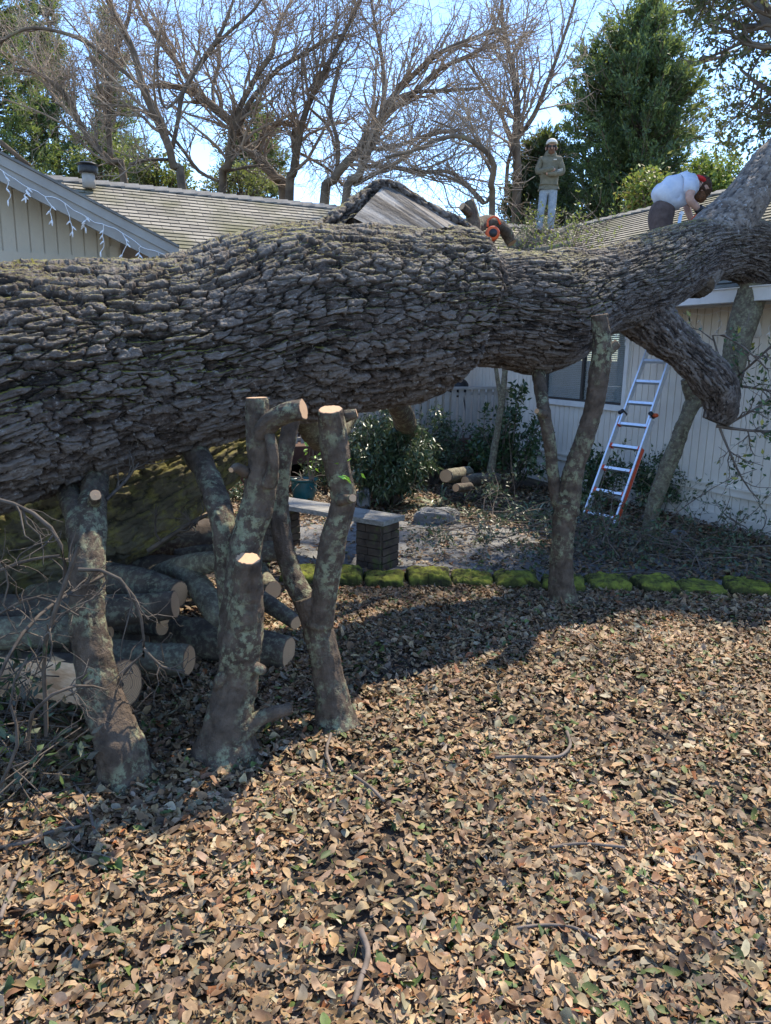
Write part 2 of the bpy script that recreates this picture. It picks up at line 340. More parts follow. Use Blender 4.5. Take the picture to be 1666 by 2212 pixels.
def shingle_mat(name, ca, cb):
    m = bpy.data.materials.new(name); m.use_nodes = True; t = m.node_tree; N = t.nodes; L = t.links; p = N['Principled BSDF']; p.inputs['Roughness'].default_value = .9
    uv = N.new('ShaderNodeUVMap'); uv.uv_map = 'UVMap'; b = N.new('ShaderNodeTexBrick'); L.new(uv.outputs[0], b.inputs['Vector'])
    b.inputs['Scale'].default_value = 1; b.inputs['Brick Width'].default_value = .30; b.inputs['Row Height'].default_value = .13; b.inputs['Mortar Size'].default_value = .006
    b.inputs['Color1'].default_value = (*ca, 1); b.inputs['Color2'].default_value = (*cb, 1); b.inputs['Mortar'].default_value = (.05, .045, .04, 1); b.inputs['Bias'].default_value = 0
    n = N.new('ShaderNodeTexNoise'); n.inputs['Scale'].default_value = 1.3; n.inputs['Detail'].default_value = 9; L.new(uv.outputs[0], n.inputs['Vector'])
    r = N.new('ShaderNodeMapRange'); r.inputs[1].default_value = .45; r.inputs[2].default_value = .7; L.new(n.outputs[0], r.inputs[0])
    c = N.new('ShaderNodeMix'); c.data_type = 'RGBA'; L.new(r.outputs[0], c.inputs[0]); L.new(b.outputs[0], c.inputs[6]); c.inputs[7].default_value = (.12, .11, .055, 1)
    L.new(c.outputs[2], p.inputs['Base Color'])
    n2 = N.new('ShaderNodeTexNoise'); n2.inputs['Scale'].default_value = 60; L.new(uv.outputs[0], n2.inputs['Vector'])
    bp = N.new('ShaderNodeBump'); bp.inputs['Strength'].default_value = .5; bp.inputs['Distance'].default_value = .006; L.new(n2.outputs[0], bp.inputs['Height']); L.new(bp.outputs[0], p.inputs['Normal'])
    return m
m_shing = shingle_mat('roof_shingles', (.17, .15, .12), (.30, .265, .21))
def glass_mat():
    m = bpy.data.materials.new('window_glass'); m.use_nodes = True; N = m.node_tree.nodes; L = m.node_tree.links; N.clear()
    o = N.new('ShaderNodeOutputMaterial'); g = N.new('ShaderNodeBsdfGlossy'); g.inputs['Roughness'].default_value = .03; g.inputs['Color'].default_value = (.9, .95, 1, 1)
    tr = N.new('ShaderNodeBsdfTransparent'); tr.inputs[0].default_value = (.8, .83, .83, 1); x = N.new('ShaderNodeMixShader'); x.inputs[0].default_value = .12; L.new(tr.outputs[0], x.inputs[1]); L.new(g.outputs[0], x.inputs[2]); L.new(x.outputs[0], o.inputs[0]); return m
m_glass = glass_mat()
m_blind = M('window_blind', (.50, .53, .56), (.58, .61, .64), 5, .7, 0)
# ------------------------------------------------------------------ ground
def ground_z(X, Y): return .05 * (fbm(np.stack([X * .7, Y * .7, 0 * X], -1), 3) - .5)
gx = np.concatenate([[-600, -120, -40, -15], np.linspace(-9, 9, 181), [15, 40, 120, 600]])
gy = np.concatenate([[-100, -20, -4], np.linspace(-1, 16, 171), [22, 40, 120, 600]])
X, Y = np.meshgrid(gx, gy); inn = (np.abs(X) < 9.1) & (Y > -1.1) & (Y < 16.1)
Z = np.where(inn, ground_z(X, Y), -.02)
n0, n1 = X.shape; i = np.arange(n0 - 1)[:, None] * n1; j = np.arange(n1 - 1)[None]
tag(mk('ground', np.stack([X, Y, Z], -1).reshape(-1, 3), np.stack([i + j, i + j + 1, i + n1 + j + 1, i + n1 + j], -1).reshape(-1, 4), None, m_soil, loc=(0, 0, 0)), kind='structure')
# gravel path behind the mossy stones, following the same ground
pl = [(-1.3, 6.4, 6.9), (-.8, 5.75, 7.5), (0, 5.55, 7.7), (1.5, 5.45, 7.3), (3.0, 5.3, 6.7), (5.5, 4.6, 5.9)]
px_ = np.linspace(-1.3, 5.5, 120); ylo = np.interp(px_, [q[0] for q in pl], [q[1] for q in pl]); yhi = np.interp(px_, [q[0] for q in pl], [q[2] for q in pl])
tt = np.linspace(0, 1, 24); PX = np.repeat(px_[:, None], 24, 1); PY = ylo[:, None] + (yhi - ylo)[:, None] * tt[None]
PZ = ground_z(PX, PY) + .012; i = np.arange(119)[:, None] * 24; j = np.arange(23)[None]
tag(mk('path', np.stack([PX, PY, PZ], -1).reshape(-1, 3), np.stack([i + j, i + 24 + j, i + 25 + j, i + j + 1], -1).reshape(-1, 4), None, m_path, loc=(0, 0, 0)), kind='structure')
# ------------------------------------------------------------------ house frame: a along the right wall away from us, b into the right wing
ang = math.radians(24.7); U = A(-math.sin(ang), math.cos(ang), 0); Vv = A(math.cos(ang), math.sin(ang), 0); O = G(1666, 1168); O[2] = 0
def H(a, b, z): return O + U * a + Vv * b + A(0, 0, z)
def toab(p): q = np.asarray(p) - O; return q @ U, q @ Vv
def ray_plane(x, y, axis, val):      # where pixel x, y meets the plane a = val or b = val
    d = ray(x, y); ax = U if axis == 'a' else Vv; s = (val - (CAM - O) @ ax) / (d @ ax); return CAM + d * s
EAVE = 2.36; RW = 3.3
rp_ = ray_plane(1403, 452, 'b', RW); RIDGE = rp_[2]; SL = (RIDGE - EAVE) / (RW + .45)
AB, DR = 6.3, 4.65                    # back wall and deck rail
bp_ = ray_plane(400, 414, 'a', AB + 3.0); RIDGEB = bp_[2]; SLB = (RIDGEB - EAVE) / 3.45
print('ridges', RIDGE, SL, RIDGEB, SLB)
house = thing('house', 'single storey house with beige grooved siding and shingle roofs around a courtyard', 'house', H(0, 0, 0))
def siding(name, p0, p1, z0, z1, nrm, mat, pitch=.1, clip=None, holes=()):
    """boards between grooves from p0 to p1; clip(t) gives the top height; holes: (t0, t1, z0, z1)"""
    p0, p1 = np.asarray(p0, float), np.asarray(p1, float); Lh = np.linalg.norm(p1 - p0); d = (p1 - p0) / Lh; parts = []
    n = int(Lh / pitch)
    for k in range(n):
        t0, t1 = k * pitch + .005, (k + 1) * pitch - .005; tm = (t0 + t1) / 2
        spans = [(z0, None)]
        for (h0, h1, a0, a1) in holes:
            if h0 - .01 < tm < h1 + .01: spans = [(z0, a0), (a1, None)]
        for (s0, s1) in spans:
            za = clip(t0) if clip else z1; zb = clip(t1) if clip else z1
            if s1 is not None: za = min(za, s1); zb = min(zb, s1)
            if min(za, zb) <= s0: continue
            a, b = p0 + d * t0, p0 + d * t1; up = A(0, 0, 1); th = nrm * .012
            parts.append(box8([a + up * s0, b + up * s0, b - nrm * .03 + up * s0, a - nrm * .03 + up * s0, a + up * za, b + up * zb, b - nrm * .03 + up * zb, a - nrm * .03 + up * za]))
    # backing sheets a groove's depth behind
    ks = sorted(set([0, Lh] + [h for q in holes for h in q[:2]] + (list(np.linspace(0, Lh, 24)) if clip else [])))
    for t0, t1 in zip(ks[:-1], ks[1:]):
        tm = (t0 + t1) / 2; spans = [(z0 - .01, None)]
        for (h0, h1, a0, a1) in holes:
            if h0 < tm < h1: spans = [(z0 - .01, a0), (a1, None)]
        for (s0, s1) in spans:
            za = (clip(t0) if clip else z1); zb = (clip(t1) if clip else z1)
            if s1 is not None: za = min(za, s1); zb = min(zb, s1)
            if min(za, zb) <= s0: continue
            a, b = p0 + d * t0 - nrm * .010, p0 + d * t1 - nrm * .010; up = A(0, 0, 1)
            parts.append(box8([a + up * s0, b + up * s0, b - nrm * .1 + up * s0, a - nrm * .1 + up * s0, a + up * za, b + up * zb, b - nrm * .1 + up * zb, a - nrm * .1 + up * za]))
    return mk(name, *cat_geo(parts), mat, house, smooth=False)
# window on the right wall, measured from the picture
wr = ray_plane(1345, 884, 'b', 0); wl = ray_plane(1178, 853, 'b', 0); wt = ray_plane(1345, 700, 'b', 0)
wa0, wa1, wz0, wz1 = toab(wr)[0], toab(wl)[0], wr[2], max(wt[2], 1.9)
wz0 = (wr[2] + wl[2]) / 2
siding('wall', H(-5, 0, 0), H(AB, 0, 0), .02, EAVE - .12, -Vv, m_sid, .1, holes=[(wa0 + 5, wa1 + 5, wz0, wz1)])
def hbox(a0, a1, b0, b1, z0, z1): return obox(H(a0, b0, z0), U * (a1 - a0), Vv * (b1 - b0), A(0, 0, z1 - z0))
zs = ray_plane(1600, 1060, 'b', 0)[2]
mk('belly_band', *cat_geo([hbox(-5, AB, -.03, .004, zs - .07, zs), hbox(-5, AB, -.045, .004, zs + .002, zs + .02)]), m_sid, house, smooth=False)
mk('skirt_board', *cat_geo([hbox(-5, AB, -.022, .006, 0, .14)]), m_sid, house, smooth=False)
win = mk('window', *cat_geo([hbox(wa0 - .06, wa1 + .06, -.035, .02, wz0 - .07, wz0), hbox(wa0 - .06, wa1 + .06, -.035, .02, wz1, wz1 + .07),
        hbox(wa0 - .06, wa0, -.035, .02, wz0, wz1), hbox(wa1, wa1 + .06, -.035, .02, wz0, wz1)]), m_white, house, smooth=False)
m_fr = M('bronze_frame', (.05, .045, .04), (.07, .06, .055), 9, .5, 0); wm = (wa0 + wa1) / 2
mk('frame', *cat_geo([hbox(wa0, wa1, -.012, .03, wz0 + .001, wz0 + .03), hbox(wa0, wa1, -.012, .03, wz1 - .03, wz1 - .001), hbox(wa0 + .001, wa0 + .03, -.012, .03, wz0 + .03, wz1 - .03),
        hbox(wa1 - .03, wa1 - .001, -.012, .03, wz0 + .03, wz1 - .03), hbox(wm - .02, wm + .02, -.014, .03, wz0 + .03, wz1 - .03)]), m_fr, win, smooth=False)
mk('pane', *cat_geo([hbox(wa0 + .03, wa1 - .03, .012, .016, wz0 + .03, wz1 - .03)]), m_glass, win, smooth=False)
mk('blind', *cat_geo([hbox(wa0 + .01, wa1 - .01, .024 - (k % 2) * .004, .03, z, z + .021) for k, z in enumerate(np.arange(wz0, wz1, .024))]), m_blind, win, smooth=False)
# courses of shingles: each row a slab stepping over the one below
def roof(name, p0, along, n_len, upv, n_up, thick=.016, ex=.13):
    along, upv = np.asarray(along), np.asarray(upv); nrm = np.cross(along, upv); nrm /= np.linalg.norm(nrm)
    if nrm[2] < 0: nrm = -nrm
    rows = int(n_up / ex) + 1; nx = int(n_len / .15); V, uv, Q = [], [], []; g = np.random.default_rng(5)
    for r in range(rows):
        y0, y1 = r * ex, min(n_up, r * ex + ex * 1.02)
        for c in range(nx + 1):
            xx = c * n_len / nx; j = g.normal() * .003
            b = p0 + along * xx
            V += [b + upv * (y0 + j) + nrm * 0.0, b + upv * (y0 + j) + nrm * thick, b + upv * y1 + nrm * .002]; uv += [(xx, y0 + .001), (xx, y0 + .004), (xx, y1 - .002)]
        o = r * (nx + 1) * 3
        for c in range(nx):
            k = o + c * 3; Q += [[k, k + 3, k + 4, k + 1], [k + 1, k + 4, k + 5, k + 2]]
    return mk(name, V, Q, None, m_shing, house, smooth=False, uv=uv)
cs = math.hypot(1, SL); csb = math.hypot(1, SLB)
roofr = roof('roof', H(-5, -.45, EAVE), U, 5 + AB + 6, (Vv + A(0, 0, SL)) / cs, (RW + .45) * cs)
roof('roof', H(-5, 2 * RW + .45, EAVE), U, 5 + AB + 6, (-Vv + A(0, 0, SL)) / cs, (RW + .45) * cs)
# underside and fascia so the roof has thickness
mk('roof_deck', *cat_geo([box8([H(-5, -.44, EAVE - .03), H(AB + 6, -.44, EAVE - .03), H(AB + 6, RW, RIDGE - .03), H(-5, RW, RIDGE - .03), H(-5, -.44, EAVE - .005), H(AB + 6, -.44, EAVE - .005), H(AB + 6, RW, RIDGE - .006), H(-5, RW, RIDGE - .006)])]), m_trim, house, smooth=False)
mk('fascia', *cat_geo([hbox(-5, AB - .45, -.46, -.44, EAVE - .16, EAVE - .008)]), m_trim, house, smooth=False)
gut = mk('gutter', *cat_geo([hbox(-5, AB - .5, -.585, -.465, EAVE - .135, EAVE - .13), hbox(-5, AB - .5, -.595, -.585, EAVE - .135, EAVE - .02), hbox(-5, AB - .5, -.61, -.585, EAVE - .019, EAVE - .008)]), m_white, house, smooth=False)
dsp = ray_plane(1640, 690, 'b', -.25)
dz = toab(dsp)[0]
dt = tube([H(dz - .02, -.5, EAVE - .13), H(dz, -.48, EAVE - .2), H(dz + .02, -.30, EAVE - .29), H(dz + .12, -.10, EAVE - .40)], [.045] * 4, 8, .03, 0)
tag(mk('downspout', dt['V'], dt['Q'], dt['T'], m_white, house, attrs={'h': dt['h']}))
mk('soffit', *cat_geo([hbox(-5, AB - .45, -.438, -.002, EAVE - .12, EAVE - .10)]), m_sid, house, smooth=False)
# ridge cap: overlapping tiles
def ridge_cap(p0, d, n_len, s):
    parts = []; side = np.cross(d, A(0, 0, 1)); k = 0; x = 0
    while x < n_len:
        b = p0 + d * x; e = p0 + d * (x + .3); w_ = .15
        parts.append(box8([b - side * w_ + A(0, 0, -w_ * s + .012), e - side * w_ + A(0, 0, -w_ * s + .03), e + A(0, 0, .03), b + A(0, 0, .012),
                           b - side * w_ + A(0, 0, -w_ * s + .028), e - side * w_ + A(0, 0, -w_ * s + .05), e + A(0, 0, .05), b + A(0, 0, .028)]))
        parts.append(box8([b + side * w_ + A(0, 0, -w_ * s + .012), e + side * w_ + A(0, 0, -w_ * s + .03), e + A(0, 0, .031), b + A(0, 0, .013),
                           b + side * w_ + A(0, 0, -w_ * s + .028), e + side * w_ + A(0, 0, -w_ * s + .05), e + A(0, 0, .051), b + A(0, 0, .029)]))
        x += .24
    return parts
m_cap = M('ridge_shingle', (.12, .115, .11), (.20, .19, .175), 5, .9, .4, 50)
mk('ridge_cap', *cat_geo(ridge_cap(H(-5, RW, RIDGE), U, 5 + AB + 6, SL)), m_cap, roofr, smooth=False)
# back wing
wtl = ray_plane(-200, 500, 'a', AB)
BL = toab(wtl)[1] - 2
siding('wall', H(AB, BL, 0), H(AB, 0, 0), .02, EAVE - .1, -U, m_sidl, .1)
roofb = roof('roof', H(AB - .45, BL, EAVE), Vv, RW - BL + 1.0, (U + A(0, 0, SLB)) / csb, 3.45 * csb)
mk('roof_deck', *cat_geo([box8([H(AB - .44, BL, EAVE - .03), H(AB - .44, 1.5, EAVE - .03), H(AB + 3.0, 1.5, RIDGEB - .03), H(AB + 3.0, BL, RIDGEB - .03), H(AB - .44, BL, EAVE - .005), H(AB - .44, 1.5, EAVE - .005), H(AB + 3, 1.5, RIDGEB - .006), H(AB + 3, BL, RIDGEB - .006)])]), m_trim, house, smooth=False)
mk('fascia', *cat_geo([hbox(AB - .47, AB - .45, BL, -.6, EAVE - .16, EAVE - .008)]), m_trim, house, smooth=False)
mk('ridge_cap', *cat_geo(ridge_cap(H(AB + 3.0, BL, RIDGEB), Vv, RW - BL + .6, SLB)), m_cap, roofb, smooth=False)
vp = ray_plane(192, 392, 'a', AB + 2.6)
vt = tube([vp - A(0, 0, .1), vp + A(0, 0, .12)], [.1, .1], 16, .1, 0); vent = mk('roof_vent', vt['V'], vt['Q'], vt['T'], m_trim, roofb)
c1 = tube([vp + A(0, 0, .12), vp + A(0, 0, .125), vp + A(0, 0, .22), vp + A(0, 0, .225)], [.13, .15, .15, .13], 16, .02, 0)
c2 = tube([vp + A(0, 0, .25), vp + A(0, 0, .28)], [.17, .12], 16, .02, 0)
mk('vent_cap', *cat_geo([(q['V'], q['Q'], q['T']) for q in (c1, c2)]), m_black, house)
# left gabled wing: its gable wall faces us
GA = 2.05; tip = ray_plane(385, 537, 'a', GA - .3); rk = ray_plane(0, 335, 'a', GA - .3)
tb, rb = toab(tip)[1], toab(rk)[1]; gs = (rk[2] - tip[2]) / (tb - rb); apexb = tb - 4.2; apz = tip[2] + gs * 4.2
print('gable', tip, rk, gs)
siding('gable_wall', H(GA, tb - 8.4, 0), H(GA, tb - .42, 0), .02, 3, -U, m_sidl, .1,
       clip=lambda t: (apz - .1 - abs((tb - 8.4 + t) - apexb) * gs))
bz = ray_plane(60, 557, 'a', GA)[2]
mk('belly_band', *cat_geo([obox(H(GA - .025, tb - 8.2, bz - .05), Vv * 7.7, U * .03, A(0, 0, .09))]), m_sidl, house, smooth=False)
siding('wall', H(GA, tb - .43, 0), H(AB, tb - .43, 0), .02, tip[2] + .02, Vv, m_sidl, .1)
def gbox(a0, a1, z_off0, z_off1, b_start=None, b_end=None, right=True):
    b0, b1 = (apexb, tb) if right else (apexb, 2 * apexb - tb)
    return box8([H(a0, b0, apz + z_off0), H(a0, b1, tip[2] + z_off0), H(a1, b1, tip[2] + z_off0), H(a1, b0, apz + z_off0),
                 H(a0, b0, apz + z_off1), H(a0, b1, tip[2] + z_off1), H(a1, b1, tip[2] + z_off1), H(a1, b0, apz + z_off1)])
mk('barge_board', *cat_geo([gbox(GA - .33, GA - .30, -.19, -.0), gbox(GA - .345, GA - .331, -.075, -.002), gbox(GA - .33, GA - .30, -.19, 0, right=False)]), m_trim, house, smooth=False)
mk('roof_deck', *cat_geo([gbox(GA - .299, AB + .5, -.03, -.004), gbox(GA - .299, AB + .5, -.03, -.004, right=False)]), m_trim, house, smooth=False)
mk('roof', *cat_geo([gbox(GA - .36, AB + .5, .0, .02), gbox(GA - .36, AB + .5, 0, .02, right=False)]), m_cap, house, smooth=False)
# deck and railing
deck = thing('deck', 'low dark timber deck with pale picket railing behind the shrubs', 'deck', H(DR, -3, 0))
mk('deck_floor', *cat_geo([hbox(DR - .02 + k * .14, DR + .11 + k * .14, -5.6, -.03, .46, .49) for k in range(12)]), m_deckw, deck, smooth=False)
mk('deck_skirt', *cat_geo([hbox(DR - .06, DR - .025, -5.6, -.03, .26, .489)] + [hbox(DR - .02, DR + .06, -5.6 + k * 1.3, -5.52 + k * 1.3, 0, .45) for k in range(5)]), m_deckw, deck, smooth=False)
m_rail = M('rail_paint', (.30, .28, .255), (.38, .355, .33), 6, .75, .2, 30)
mk('handrail', *cat_geo([hbox(DR - .07, DR + .07, -5.6, -.03, 1.235, 1.27)]), m_rail, deck, smooth=False)
mk('bottom_rail', *cat_geo([hbox(DR - .02, DR + .02, -5.6, -.03, .57, .61), hbox(DR - .02, DR + .02, -5.6, -.03, 1.15, 1.19)]), m_rail, deck, smooth=False)
pk = obox(A(0, 0, 0), U * .02, Vv * .075, A(0, 0, .72)); p0 = None
for k in range(46):
    loc = H(DR - .042, -5.55 + k * .12, .53)
    if p0 is None: p0 = mk('picket', pk[0] + loc, pk[1], None, m_rail, deck, smooth=False); p0.data.transform(Matrix.Translation(Vector(WL[deck.name] - loc))); p0.location = loc - WL[deck.name]
    else:
        c = p0.copy(); COL.objects.link(c); c.parent = deck; c.location = loc - WL[deck.name]
mk('stair', *cat_geo([hbox(DR - .5, DR - .08, -5.4, -3.6, .001, .22), hbox(DR - .9, DR - .52, -5.4, -3.6, .001, .12)]), m_deckw, deck, smooth=False)
# dome barbecue lid seen over the rail
bl = ray_plane(990, 832, 'a', DR + .6); q = [(.0, .16), (.04, .155), (.08, .13), (.11, .09), (.13, .03)]
dm = tube([bl + A(0, 0, h - .02) for h, r in q], [r for h, r in q], 20, .02, 0)
kt = thing('kettle_grill', 'round black kettle grill lid showing over the deck rail', 'grill', H(*toab(bl), .49))
mk('lid', dm['V'], dm['Q'], dm['T'], m_black, kt)
kb = tube([bl + A(0, 0, -.18), bl + A(0, 0, -.1), bl + A(0, 0, -.025)], [.06, .14, .16], 20, .03, 0); mk('bowl', kb['V'], kb['Q'], kb['T'], m_black, kt)
b0 = H(*toab(bl), .492)
for k in range(3):
    an = k * 2.09; q = tube([bl + A(.08 * math.cos(an), .08 * math.sin(an), -.12), b0 + A(.2 * math.cos(an), .2 * math.sin(an), 0)], [.01, .01], 6, .2, 0); mk('leg', q['V'], q['Q'], q['T'], m_black, kt)
# ------------------------------------------------------------------ string lights
def lights(name, label, path, ndrop, hang, seed, th_loc):
    g = random.Random(seed); root = thing(name, label, 'string lights', th_loc, 'icicle light strings on the house eaves')
    P = []; n = len(path)
    for k in range(n - 1):
        for t in np.linspace(0, 1, 8, endpoint=False):
            p = path[k] * (1 - t) + path[k + 1] * t; P.append(p - A(0, 0, .05 * math.sin(math.pi * t) * (g.random() * .6 + .3)))
    P.append(path[-1]); tb_ = tube(P, [.003] * len(P), 5, .05, 0, closed=False); geo = [(tb_['V'], tb_['Q'], None)]; bulbs = []
    P = np.array(P)
    for k in range(ndrop):
        f = (k + .5) / ndrop * (len(P) - 1); i = int(f); p = P[i] * (1 - f + i) + P[min(i + 1, len(P) - 1)] * (f - i)
        L = hang * g.choice([.5, .8, 1.2, 1.0]); pts = [p]; m_ = 5
        for q in range(m_):
            p = p + A(g.uniform(-.025, .025), g.uniform(-.015, .015), -L / m_); pts.append(p)
            if q % 2 == g.randint(0, 1): bulbs.append((p, A(g.choice([-1, 1]) * .6, g.uniform(-.3, .3), -.6)))
        t_ = tube(pts, [.0026] * len(pts), 5, .05, 0, closed=False); geo.append((t_['V'], t_['Q'], None)); bulbs.append((p, A(0, 0, -1)))
    mk('wire', *cat_geo(geo), m_pvc, root)
    proto = None
    for p, d in bulbs[:98]:
        d = Vector(d).normalized()
        if proto is None:
            t_ = tube([A(0, 0, 0), A(0, 0, .012), A(0, 0, .03), A(0, 0, .04)], [.005, .0065, .005, .002], 6, .01, 0)
            proto = mk('bulb', t_['V'] + WL[root.name], t_['Q'], t_['T'], m_pvc, root); c = proto
        else: c = proto.copy(); COL.objects.link(c); c.parent = root
        c.location = p - WL[root.name]; c.rotation_euler = d.to_track_quat('Z', 'Y').to_euler()
lp = [H(GA - .36, tb - 3.6 + 3.5 * k / 9, tip[2] + gs * (3.6 - 3.5 * k / 9) - .11) for k in range(10)]
lights('string_lights', 'white icicle light string hanging along the sloping gable edge', lp, 26, .17, 4, lp[5])
lp = [H(-2.2 + 4.2 * k / 8, -.62, EAVE - .15) for k in range(9)]
lp = [H(-1.0 + 5.2 * k / 9, -.15, EAVE - .17) for k in range(10)]
lights('string_lights', 'white icicle light string under the gutter behind the ladder', lp, 30, .22, 9, lp[4])
#PART2
# ------------------------------------------------------------------ the fallen oak
def path_px(pts):                     # (x, y, Y, radius in photo pixels) -> world points and radii
    P = [W(x, y, Yd) for x, y, Yd, r in pts]; return P, [r * MPP(p) for p, (x, y, Yd, r) in zip(P, pts)]
oakb = W(0, 1000, 3.4); oakb[2] = 0
oak = thing('fallen_oak', 'huge fallen oak with dark furrowed bark lying across the yard onto the roof', 'fallen tree', oakb)
main = [(-330, 925, 3.0, 272), (-150, 882, 3.15, 257), (0, 836, 3.35, 246), (200, 800, 3.65, 217), (400, 768, 3.95, 194), (600, 710, 4.3, 196), (720, 698, 4.52, 176),
        (820, 688, 4.72, 155), (900, 682, 4.88, 138), (950, 674, 4.98, 125), (985, 670, 5.05, 120), (1008, 668, 5.10, 118), (1035, 668, 5.17, 117), (1100, 672, 5.32, 120), (1170, 676, 5.5, 124),
        (1230, 652, 5.68, 108), (1290, 634, 5.85, 90), (1380, 606, 6.15, 88), (1450, 572, 6.4, 77), (1520, 545, 6.6, 66), (1600, 540, 6.8, 62), (1700, 575, 7.0, 72), (1850, 600, 7.3, 72)]
P_, R_ = path_px(main)
def collar(P, D):                    # the swollen collar: the thick part ends in a slanting lip
    X_ = [W(x, y, Yd)[0] for x, y, Yd, r in main]; sx_ = np.interp(P[:, 0], X_, [m_[0] for m_ in main])
    edge = 958 + 48 * D[..., 2] + 26 * (fbm(D * 2.5 + 3, 3) - .5); amp = np.interp(sx_, [560, 720, 820, 900, 960, 1060], [0, .10, .19, .26, .35, .38])[:, None]
    return 1 + amp * (1 - sstep(-4, 40, sx_[:, None] - edge)) - .05 * np.exp(-((sx_[:, None] - edge - 48) / 22) ** 2)
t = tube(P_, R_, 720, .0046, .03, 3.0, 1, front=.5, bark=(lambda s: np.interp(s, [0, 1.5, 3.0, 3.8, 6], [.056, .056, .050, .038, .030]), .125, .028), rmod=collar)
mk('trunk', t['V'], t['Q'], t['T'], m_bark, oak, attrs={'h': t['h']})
def limb(name, pts, S, step, amp, cl, cw, mat, seed, parent=oak, lump=.08, label=None, **k):
    P, R = path_px(pts); t = tube(P, R, S, step, lump, 4, seed, bark=(amp, cl, cw), **k)
    o = mk(name, t['V'], t['Q'], t['T'], mat, parent, attrs={'h': t['h']})
    if label: o['label'] = label
    return o, t
limb('limb', [(1480, 600, 6.5, 60), (1530, 530, 6.65, 62), (1585, 465, 6.75, 52), (1630, 405, 6.85, 44), (1680, 340, 6.95, 41), (1760, 250, 7.1, 38), (1850, 140, 7.3, 34)], 150, .012, .016, .07, .03, m_barkf, 2, label='smoother grey limb rising to the right')
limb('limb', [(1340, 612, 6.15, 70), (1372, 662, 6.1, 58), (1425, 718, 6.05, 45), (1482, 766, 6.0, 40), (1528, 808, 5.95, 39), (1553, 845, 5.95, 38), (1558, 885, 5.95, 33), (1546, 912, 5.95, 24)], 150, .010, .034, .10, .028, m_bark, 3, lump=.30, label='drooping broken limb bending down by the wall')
_, tl = limb('limb', [(1640, 590, 6.9, 32), (1612, 680, 6.85, 30), (1592, 750, 6.8, 27), (1578, 828, 6.75, 22)], 80, .015, .01, .05, .025, m_stumpc, 4, label='grey cut limb hanging down behind the drooping one')
cut_face(tl, True, m_cut, oak)
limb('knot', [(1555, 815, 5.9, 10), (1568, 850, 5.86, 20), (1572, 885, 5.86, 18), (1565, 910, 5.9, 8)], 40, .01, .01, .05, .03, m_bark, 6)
# the great cut stub on top: bark skirt and two weathered wood faces
def patch(cs, n, m, name, amp, mat, bow=0, seed=0, streak=None, attrs=True):
    a, b, c, d = [np.asarray(q) for q in cs]; u = np.linspace(0, 1, n)[:, None, None]; v = np.linspace(0, 1, m)[None, :, None]
    Pn = a * (1 - u) * (1 - v) + b * u * (1 - v) + c * u * v + d * (1 - u) * v
    nr = np.cross(c - a, d - b); nr /= np.linalg.norm(nr)
    Pn = Pn + nr * bow * np.sin(np.pi * u) * np.sin(np.pi * v)
    if streak: h = fbm(np.concatenate([u * streak[0] + 0 * v, v * streak[1] + 0 * u, 0 * u * v + seed], -1), 4, .6)
    else: h = fbm(Pn * 22 + seed, 4, .6)
    edge = 1.0
    Pn = Pn + nr * (amp * 2 * (h - .5) * edge)[..., None]
    i = np.arange(n - 1)[:, None] * m; j = np.arange(m - 1)[None]
    return mk(name, Pn.reshape(-1, 3), np.stack([i + j, i + m + j, i + m + j + 1, i + j + 1], -1).reshape(-1, 4), None, mat, oak, attrs={'h': np.clip((h - .2) * 1.4, 0, 1).ravel()})
sA, sB, sC, sD, sE, sF = W(764, 470, 4.60), W(832, 398, 4.95), W(962, 490, 4.78), W(880, 526, 4.62), W(1028, 508, 4.98), W(684, 500, 4.62)
patch([sA, sB, sC, sD], 110, 80, 'cut_wood_face', .005, m_greyw, 0, 3, (9, .8))
patch([sC, sB, sB + (sE - sB) * .5 + A(0, 0, .01), sE], 60, 60, 'cut_wood_face', .005, m_greyw, 0, 9, (1.4, 9))
back = A(.1, .35, -.45)
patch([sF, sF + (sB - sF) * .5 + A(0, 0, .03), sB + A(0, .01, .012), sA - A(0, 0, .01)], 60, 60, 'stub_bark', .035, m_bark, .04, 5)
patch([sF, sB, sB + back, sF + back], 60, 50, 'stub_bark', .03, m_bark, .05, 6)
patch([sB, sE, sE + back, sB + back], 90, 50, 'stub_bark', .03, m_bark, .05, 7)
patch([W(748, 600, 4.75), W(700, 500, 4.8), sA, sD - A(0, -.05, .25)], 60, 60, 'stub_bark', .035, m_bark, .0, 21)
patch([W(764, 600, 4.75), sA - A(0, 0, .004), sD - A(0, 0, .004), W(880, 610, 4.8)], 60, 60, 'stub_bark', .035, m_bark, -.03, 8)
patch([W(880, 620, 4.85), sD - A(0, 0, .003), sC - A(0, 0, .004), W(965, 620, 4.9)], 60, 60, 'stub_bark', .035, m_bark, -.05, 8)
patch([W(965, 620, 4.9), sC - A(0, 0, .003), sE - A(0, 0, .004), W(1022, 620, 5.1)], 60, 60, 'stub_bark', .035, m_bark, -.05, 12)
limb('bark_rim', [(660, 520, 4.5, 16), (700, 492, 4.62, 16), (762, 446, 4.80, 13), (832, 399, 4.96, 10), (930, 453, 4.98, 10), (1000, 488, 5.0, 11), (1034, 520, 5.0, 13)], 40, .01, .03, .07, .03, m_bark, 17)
# the lower mossy trunk under it
P_, R_ = path_px([(-260, 1215, 3.9, 170), (-60, 1185, 4.05, 150), (130, 1130, 4.25, 132), (290, 1075, 4.45, 118), (400, 1020, 4.65, 95), (500, 965, 4.9, 66), (600, 915, 5.2, 50)])
t = tube(P_, R_, 260, .012, .22, 3, 21, bark=(.05, .13, .06))
low = thing('mossy_trunk', 'thick moss covered trunk lying in shade under the big fallen trunk', 'fallen trunk', (P_[1][0], P_[1][1], 0))
mk('trunk', t['V'], t['Q'], t['T'], m_mossb, low, attrs={'h': t['h']})
